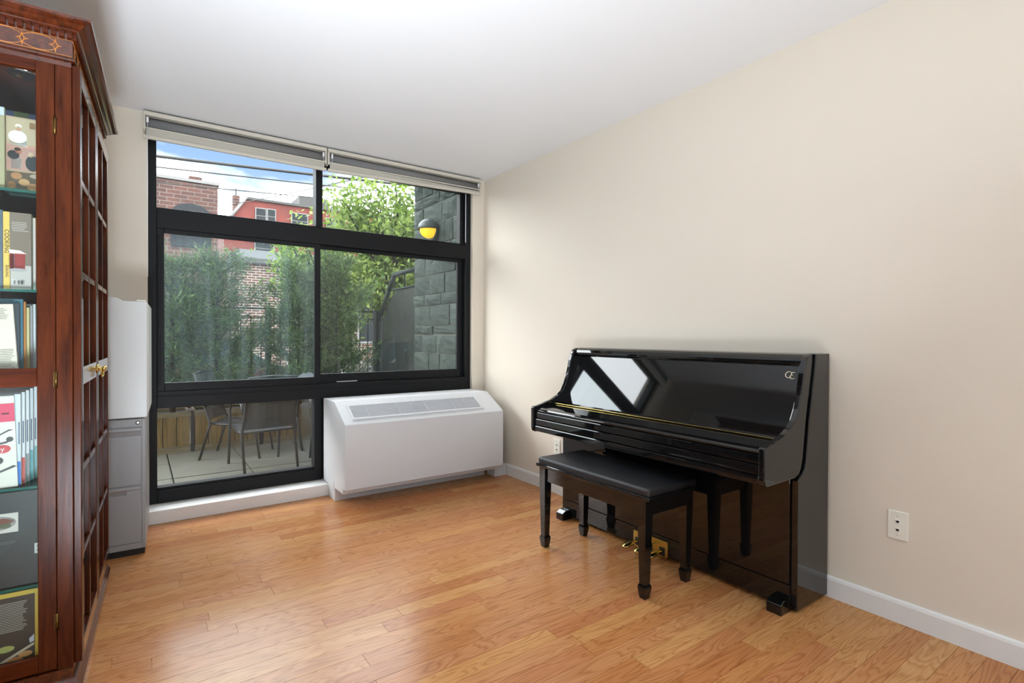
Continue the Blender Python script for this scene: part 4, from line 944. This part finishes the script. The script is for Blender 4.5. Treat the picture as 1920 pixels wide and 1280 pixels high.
# ---- foliage
import numpy as np
def foliage_mesh(P, Dr, Ln, Wd, name, mat, seed=0, leafy=False):
    """one leaf per point: P positions, Dr directions, Ln lengths, Wd widths; each a bent two-triangle blade"""
    rg = np.random.default_rng(seed); n = len(P)
    Dr = Dr/np.linalg.norm(Dr, axis=1, keepdims=True)
    R = rg.normal(size=(n, 3)); S = np.cross(Dr, R); S /= np.linalg.norm(S, axis=1, keepdims=True)+1e-9
    a = P; b = P+Dr*(Ln*.45)[:, None]+S*Wd[:, None]; c = P+Dr*Ln[:, None]; d = P+Dr*(Ln*.45)[:, None]-S*Wd[:, None]
    V = np.stack([a, b, c, d], 1).reshape(-1, 3)
    me = bpy.data.meshes.new(name); me.vertices.add(4*n); me.vertices.foreach_set('co', V.astype(np.float32).ravel())
    me.loops.add(4*n); me.loops.foreach_set('vertex_index', np.arange(4*n, dtype=np.int32))
    me.polygons.add(n); me.polygons.foreach_set('loop_start', np.arange(0, 4*n, 4, dtype=np.int32)); 
    me.update(calc_edges=True); me.validate(); me.materials.append(mat); return me
def juniper(label, x, y, h, spread, seed, lean=0):
    t = thing('juniper_shrub', label, 'shrub', (x, y, .33), 0, 'evergreen shrubs in the planters')
    rg = np.random.default_rng(seed); rr = random.Random(seed)
    MB().tube([(lean*k*k*.04, .03*math.sin(k), h*.92*k/6) for k in range(7)], [.028*(1-k/7.5) for k in range(7)], 7).build('trunk', M['bark'], t)
    P = []; Dv = []; brm = MB()
    nb_ = 52
    for i in range(nb_):
        f = .04+.94*(i+rr.random())/nb_; z0 = h*.9*f
        ang = i*2.4+rr.uniform(-.4, .4); ln = spread*(1.15*(1-f)**.6+.16)*rr.uniform(.5, 1.3)
        el = rr.uniform(.15, .75)+f*.5
        dx, dy = math.cos(ang), math.sin(ang)
        pts = []
        for k in range(6):
            s_ = k/5; pts.append((lean*.04*36*(z0/h)**2*.9+dx*ln*s_*math.cos(el*.7), dy*ln*s_*math.cos(el*.7)*.75, z0+ln*s_*math.sin(el)*(.4+.6*s_)))
        brm.tube(pts, [.009*(1-s/6.5) for s in range(6)], 4, cap=False)
        m = int(20+50*ln/spread)
        s_ = rg.uniform(.12, 1.0, m)**.6; pa = np.array(pts); idx = np.clip((s_*5).astype(int), 0, 4); fr_ = (s_*5-idx)[:, None]
        base = pa[idx]*(1-fr_)+pa[np.minimum(idx+1, 5)]*fr_
        out_ = np.array([dx, dy, .9])
        base = base+rg.normal(scale=.04, size=(m, 3))*np.array([1, 1, .8])
        dirv = out_[None, :]*.8+rg.normal(scale=.75, size=(m, 3))
        # each spray: five thin blades
        for q in range(4):
            P.append(base+rg.normal(scale=.02, size=(m, 3))); Dv.append(dirv+rg.normal(scale=.45, size=(m, 3)))
    P = np.concatenate(P); Dv = np.concatenate(Dv); n = len(P)
    brm.build('branches', M['bark'], t)
    me = foliage_mesh(P, Dv, rg.uniform(.05, .12, n), rg.uniform(.003, .0068, n), 'needles', M['juniper'], seed)
    o = bpy.data.objects.new('needles', me); o['kind'] = 'stuff'; link(o, t); return t
juniper('dense evergreen shrub at the left behind the dusty pane', .30, 6.64, 1.80, .50, 1)
juniper('tall evergreen shrub left of the middle of the dusty pane', .72, 6.68, 1.88, .50, 2)
juniper('evergreen shrub on the right side of the dusty pane', 1.58, 6.65, 1.78, .46, 3)
juniper('evergreen shrub behind the clear right pane beside the screen', 2.02, 6.62, 1.95, .44, 4)
juniper('low evergreen shrub beyond the left window edge', -.32, 6.66, 1.55, .46, 5)
def leafy_tree(label, x, y, z0, trunk_h, crown_c, crown_r, seed, nleaf, group=None):
    t = thing('leafy_tree', label, 'tree', (x, y, z0), 0, group)
    rg = np.random.default_rng(seed); rr = random.Random(seed)
    MB().tube([(.05*math.sin(k), .04*k*.2, trunk_h*k/5) for k in range(6)], [.11*(1-.10*k) for k in range(6)], 9).build('trunk', M['bark'], t)
    brm = MB(); P = []
    for i in range(46):
        a = i*2.4; e = rr.uniform(-.45, 1.35); R = rr.uniform(.75, 1.0)
        tip = Vector((crown_c[0]+crown_r[0]*R*math.cos(a)*math.cos(e), crown_c[1]+crown_r[1]*R*math.sin(a)*math.cos(e), crown_c[2]+crown_r[2]*R*math.sin(e)))
        st = Vector((0, 0, trunk_h*rr.uniform(.55, 1.0)))
        mid = st.lerp(tip, .5)+Vector((rr.uniform(-.15, .15), rr.uniform(-.15, .15), .12))
        pts = [st, st.lerp(mid, .5), mid, mid.lerp(tip, .5)+Vector((0, 0, .06)), tip]
        brm.tube(pts, [.032, .024, .017, .011, .004], 5, cap=False)
        m = nleaf//46
        s_ = rg.uniform(.3, 1.05, m); q = np.array([p[:] for p in pts]); idx = np.clip((s_*4).astype(int), 0, 3); fr_ = (s_*4-idx)[:, None]
        P.append(q[idx]*(1-fr_)+q[idx+1]*fr_+rg.normal(scale=.17, size=(m, 3)))
    brm.build('branches', M['bark'], t)
    P = np.concatenate(P); n = len(P); Dv = rg.normal(size=(n, 3)); Dv[:, 2] -= .35
    o = bpy.data.objects.new('leaves', foliage_mesh(P, Dv, rg.uniform(.07, .13, n), rg.uniform(.02, .038, n), 'leaves', M['maple'], seed)); o['kind'] = 'stuff'; link(o, t)
    return t
leafy_tree('light green leafy street tree beyond the railing next to the stone wall', 3.75, 8.7, -.3, 2.3, (-.15, 0, 2.9), (1.25, 1.1, 1.25), 21, 9200, 'street trees')
leafy_tree('smaller leafy street tree behind the upper mullion', 2.75, 9.6, -.3, 1.9, (0, 0, 2.6), (.85, .9, 1.0), 22, 4600, 'street trees')
leafy_tree('bushy leafy tree low behind the steel screen', 4.9, 9.6, -.3, 1.6, (-.3, 0, 2.0), (1.2, 1.0, 1.1), 23, 5200, 'street trees')

# ================================================================== STREET
g = MB().box(-30, 40, 7.3, 60, -.45, -.30).build('street', M['asphalt']); g['kind'] = 'structure'; g['label'] = 'grey asphalt street beyond the patio'
g = MB().box(-30, 40, 7.3, 9.0, -.30, -.24).box(-30, 40, 15.5, 17.98, -.30, -.22).build('sidewalk', M['sidewalk']); g['kind'] = 'structure'; g['label'] = 'pale concrete sidewalks along the street'
def car(label, x, y, paint, sgn=1, scale=1):
    t = thing('car', label, 'car', (x, y, -.30), 0 if sgn > 0 else PI, 'parked cars')
    # body: loft of cross sections along local x; (x, halfwidth, z_low, z_high)
    secs = [(-2.15, .62, .42, .62), (-2.05, .78, .30, .80), (-1.5, .86, .22, .92), (-.6, .89, .20, .94), (.6, .89, .20, .93), (1.3, .87, .22, .88), (1.95, .78, .28, .74), (2.15, .60, .40, .60)]
    v = []; f = []
    for (xx, hw_, zl, zh) in secs:
        v += [(xx, -hw_*.92, zl), (xx, -hw_, (zl+zh)/2), (xx, -hw_*.90, zh), (xx, hw_*.90, zh), (xx, hw_, (zl+zh)/2), (xx, hw_*.92, zl)]
    for i in range(len(secs)-1):
        for k in range(6): f.append((i*6+k, i*6+(k+1) % 6, i*6+6+(k+1) % 6, i*6+6+k))
    f += [(0, 1, 2, 3, 4, 5)[::-1], tuple(range(len(v)-6, len(v)))]
    MB().add(v, f).build('body', M[paint], t)
    secs = [(-1.62, .74, .90, .92), (-1.05, .68, .90, 1.36), (-.45, .64, .90, 1.45), (.15, .64, .90, 1.44), (.55, .67, .90, 1.32), (1.12, .74, .86, .90)]
    v = []; f = []
    for (xx, hw_, zl, zh) in secs: v += [(xx, -.78, zl), (xx, -hw_*.92, zh), (xx, hw_*.92, zh), (xx, .78, zl)]
    for i in range(len(secs)-1):
        for k in range(4): f.append((i*4+k, i*4+(k+1) % 4, i*4+4+(k+1) % 4, i*4+4+k))
    f += [(3, 2, 1, 0), tuple(range(len(v)-4, len(v)))]
    cab = MB().add(v, f).build('cabin', M['carglass'], t)
    MB().add([(-1.08, -.62, 1.37), (-1.08, .62, 1.37), (-.45, .60, 1.465), (-.45, -.60, 1.465), (.15, .60, 1.455), (.15, -.60, 1.455), (.58, .63, 1.325), (.58, -.63, 1.325)], [(0, 1, 2, 3), (3, 2, 4, 5), (5, 4, 6, 7)]).build('roof', M[paint], t).modifiers.new('s', 'SOLIDIFY').thickness = .03
    for s in (-1, 1):
        for (xa, xb) in ((-.55, -.47),): MB().prism([(xa, .90), (xb, .90), (xb+.02, 1.42), (xa+.02, 1.42)], 'y', s*.73, s*.60).build('pillar', M[paint], t)
        for xx in (-1.32, 1.35):
            wv_ = MB().tube([(xx, s*.70, .31), (xx, s*.895, .31)], .315, 20).build('wheel', M['tyre'], t)
            MB().tube([(xx, s*.80, .31), (xx, s*.905, .31)], .20, 14).build('hub', M['slat'], wv_)
        MB().box(1.92, 2.10, s*.46-.12, s*.46+.12, .60, .70, .02).build('headlight', M['white'], t)
        MB().box(.62, .78, s*.92-.07, s*.92+.07, .90, 1.0, .02).build('mirror', M[paint], t)
    return t
car('dark red parked car behind the evergreen shrubs', .95, 11.4, 'carred')
car('white parked car seen through the railing in the right pane', 5.55, 11.4, 'carwhite', -1)
# buildings
def building(label, x0, x1, y0, y1, z1, mat, wins, parapet=None, name='brick_building'):
    t = wthing(name, label, 'building', ((x0+x1)/2, (y0+y1)/2, -.3))
    part(MB().box(x0, x1, y0, y1, -.3, z1), 'wall', M[mat], t)
    if parapet: part(MB().box(x0-.05, x1+.05, y0-.06, y1, z1, z1+parapet[0]), 'parapet', M[parapet[1]], t)
    for (a, b_, c, d) in wins:
        w_ = part(MB().box(a-.06, b_+.06, y0-.03, y0+.02, c-.06, d+.06), 'window', M['bframe'], t)
        part(MB().box(a, (a+b_)/2-.02, y0-.045, y0-.02, c, d), 'pane', M['bwin'], t, w_); part(MB().box((a+b_)/2+.02, b_, y0-.045, y0-.02, c, d), 'pane', M['bwin'], t, w_)
    return t
bA = building('weathered brown brick building at the upper left of the window', -4.5, 2.40, 22, 30, 6.62, 'brickA', [(-1.6, -.6, 3.6, 5.2), (.9, 1.95, 1.4, 3.0)], (.10, 'bframe'))
ap = [(.95+.62+.62*math.cos(q), 5.42+.42*math.sin(q)) for q in [PI*i/12 for i in range(13)]]
part(MB().prism(ap+[(.95, 4.3), (2.19, 4.3)], 'y', 21.93, 22.02), 'arched_window', M['bwin'], bA)
part(MB().box(1.55, 1.95, 22.6, 23.0, 6.6, 7.0), 'chimney', M['brickA'], bA)
bR = wthing('red_building', 'red painted building with white-framed windows and sloping parapet', 'building', (9, 34, -.3))
part(MB().prism([(3.55, -.3), (3.55, 6.6), (4.60, 8.22), (16, 8.15), (16, -.3)], 'y', 30, 38), 'wall', M['redwall'], bR)
part(MB().tube([(3.5, 29.97, 6.62), (4.58, 29.97, 8.28)], .10, 4), 'coping', M['bframe'], bR)
part(MB().box(4.55, 16, 29.9, 30.1, 8.14, 8.26), 'coping', M['facade'], bR)
part(MB().box(4.12, 4.42, 31.2, 31.6, 7.3, 8.55), 'chimney', M['brickA'], bR)
part(MB().box(4.24, 4.30, 31.35, 31.42, 8.55, 8.95), 'flue', M['facade'], bR)
for (a, b_, c, d) in ((5.02, 5.46, 7.02, 7.74), (5.58, 5.92, 7.05, 7.76), (6.78, 7.55, 6.95, 7.74), (4.98, 5.84, 5.30, 6.08), (6.2, 7.0, 5.3, 6.1), (8.6, 9.4, 6.9, 7.7), (8.6, 9.4, 5.2, 6.1), (10.4, 11.2, 6.9, 7.7), (10.4, 11.2, 5.2, 6.1)):
    w_ = part(MB().box(a-.05, b_+.05, 29.94, 30.02, c-.05, d+.05), 'window', M['bframe'], bR)
    part(MB().box(a, b_, 29.92, 29.96, c, (c+d)/2-.02), 'pane', M['bwin'], bR, w_); part(MB().box(a, b_, 29.92, 29.96, (c+d)/2+.02, d), 'pane', M['bwin'], bR, w_)
part(MB().box(7.4, 9.0, 31, 34, 8.2, 9.0), 'roof_box', M['facade'], bR)
bl = wthing('low_brick_building', 'low brick building with pale flat canopy behind the shrubs', 'building', (5, 20, -.3))
part(MB().box(2.5, 12.0, 18, 24, -.3, 3.40), 'wall', M['brickB'], bl)
part(MB().box(2.46, 12.1, 17.9, 24.1, 3.40, 3.55), 'coping', M['facade'], bl)
part(MB().box(2.55, 5.2, 18.3, 23.5, 3.55, 3.86), 'roof_canopy', M['awning'], bl)
for (a, b_) in ((6.2, 7.6), (8.6, 10.0)):
    w_ = part(MB().box(a, b_, 17.95, 18.02, .9, 2.6), 'window', M['bframe'], bl); part(MB().box(a+.08, b_-.08, 17.93, 17.97, .98, 2.52), 'pane', M['bwin'], bl, w_)
building('distant brick building filling the street left of the arched one', -16, -5.5, 20, 28, 5.5, 'brickB', [(-9, -8, 2, 4)], (.1, 'bframe'))
building('distant red-brown block behind the leafy tree', 16.4, 28, 26, 36, 7.4, 'brickA', [(18, 19, 4.5, 6), (21, 22, 4.5, 6)], (.12, 'facade'))
# overhead cables
def cable(pts, r, label):
    n = 24; P = []
    a, b_, sag = Vector(pts[0]), Vector(pts[1]), pts[2]
    for i in range(n+1): t_ = i/n; p_ = a.lerp(b_, t_); p_.z -= sag*4*t_*(1-t_); P.append(p_)
    tag(MB().tube(P, r, 6).build('overhead_cable', M['facade']), label, 'cable', 'overhead cables')
cable(((-8.0, 12, 4.15), (12, 12, 5.35), .12), .028, 'thickest overhead cable crossing the blue sky')
cable(((-8.0, 12.2, 4.0), (12, 12.2, 5.15), .10), .012, 'thin overhead cable just under the thickest one')
cable(((-8.0, 12.4, 3.75), (12, 12.4, 4.9), .10), .010, 'lowest thin overhead cable of the parallel three')
cable(((2.38, 21.97, 5.85), (6.19, WB+.20, 4.44), .12), .012, 'overhead cable rising steeply to the right past the mullion')
for o in bpy.data.objects:
    if '_w' in o: del o['_w']
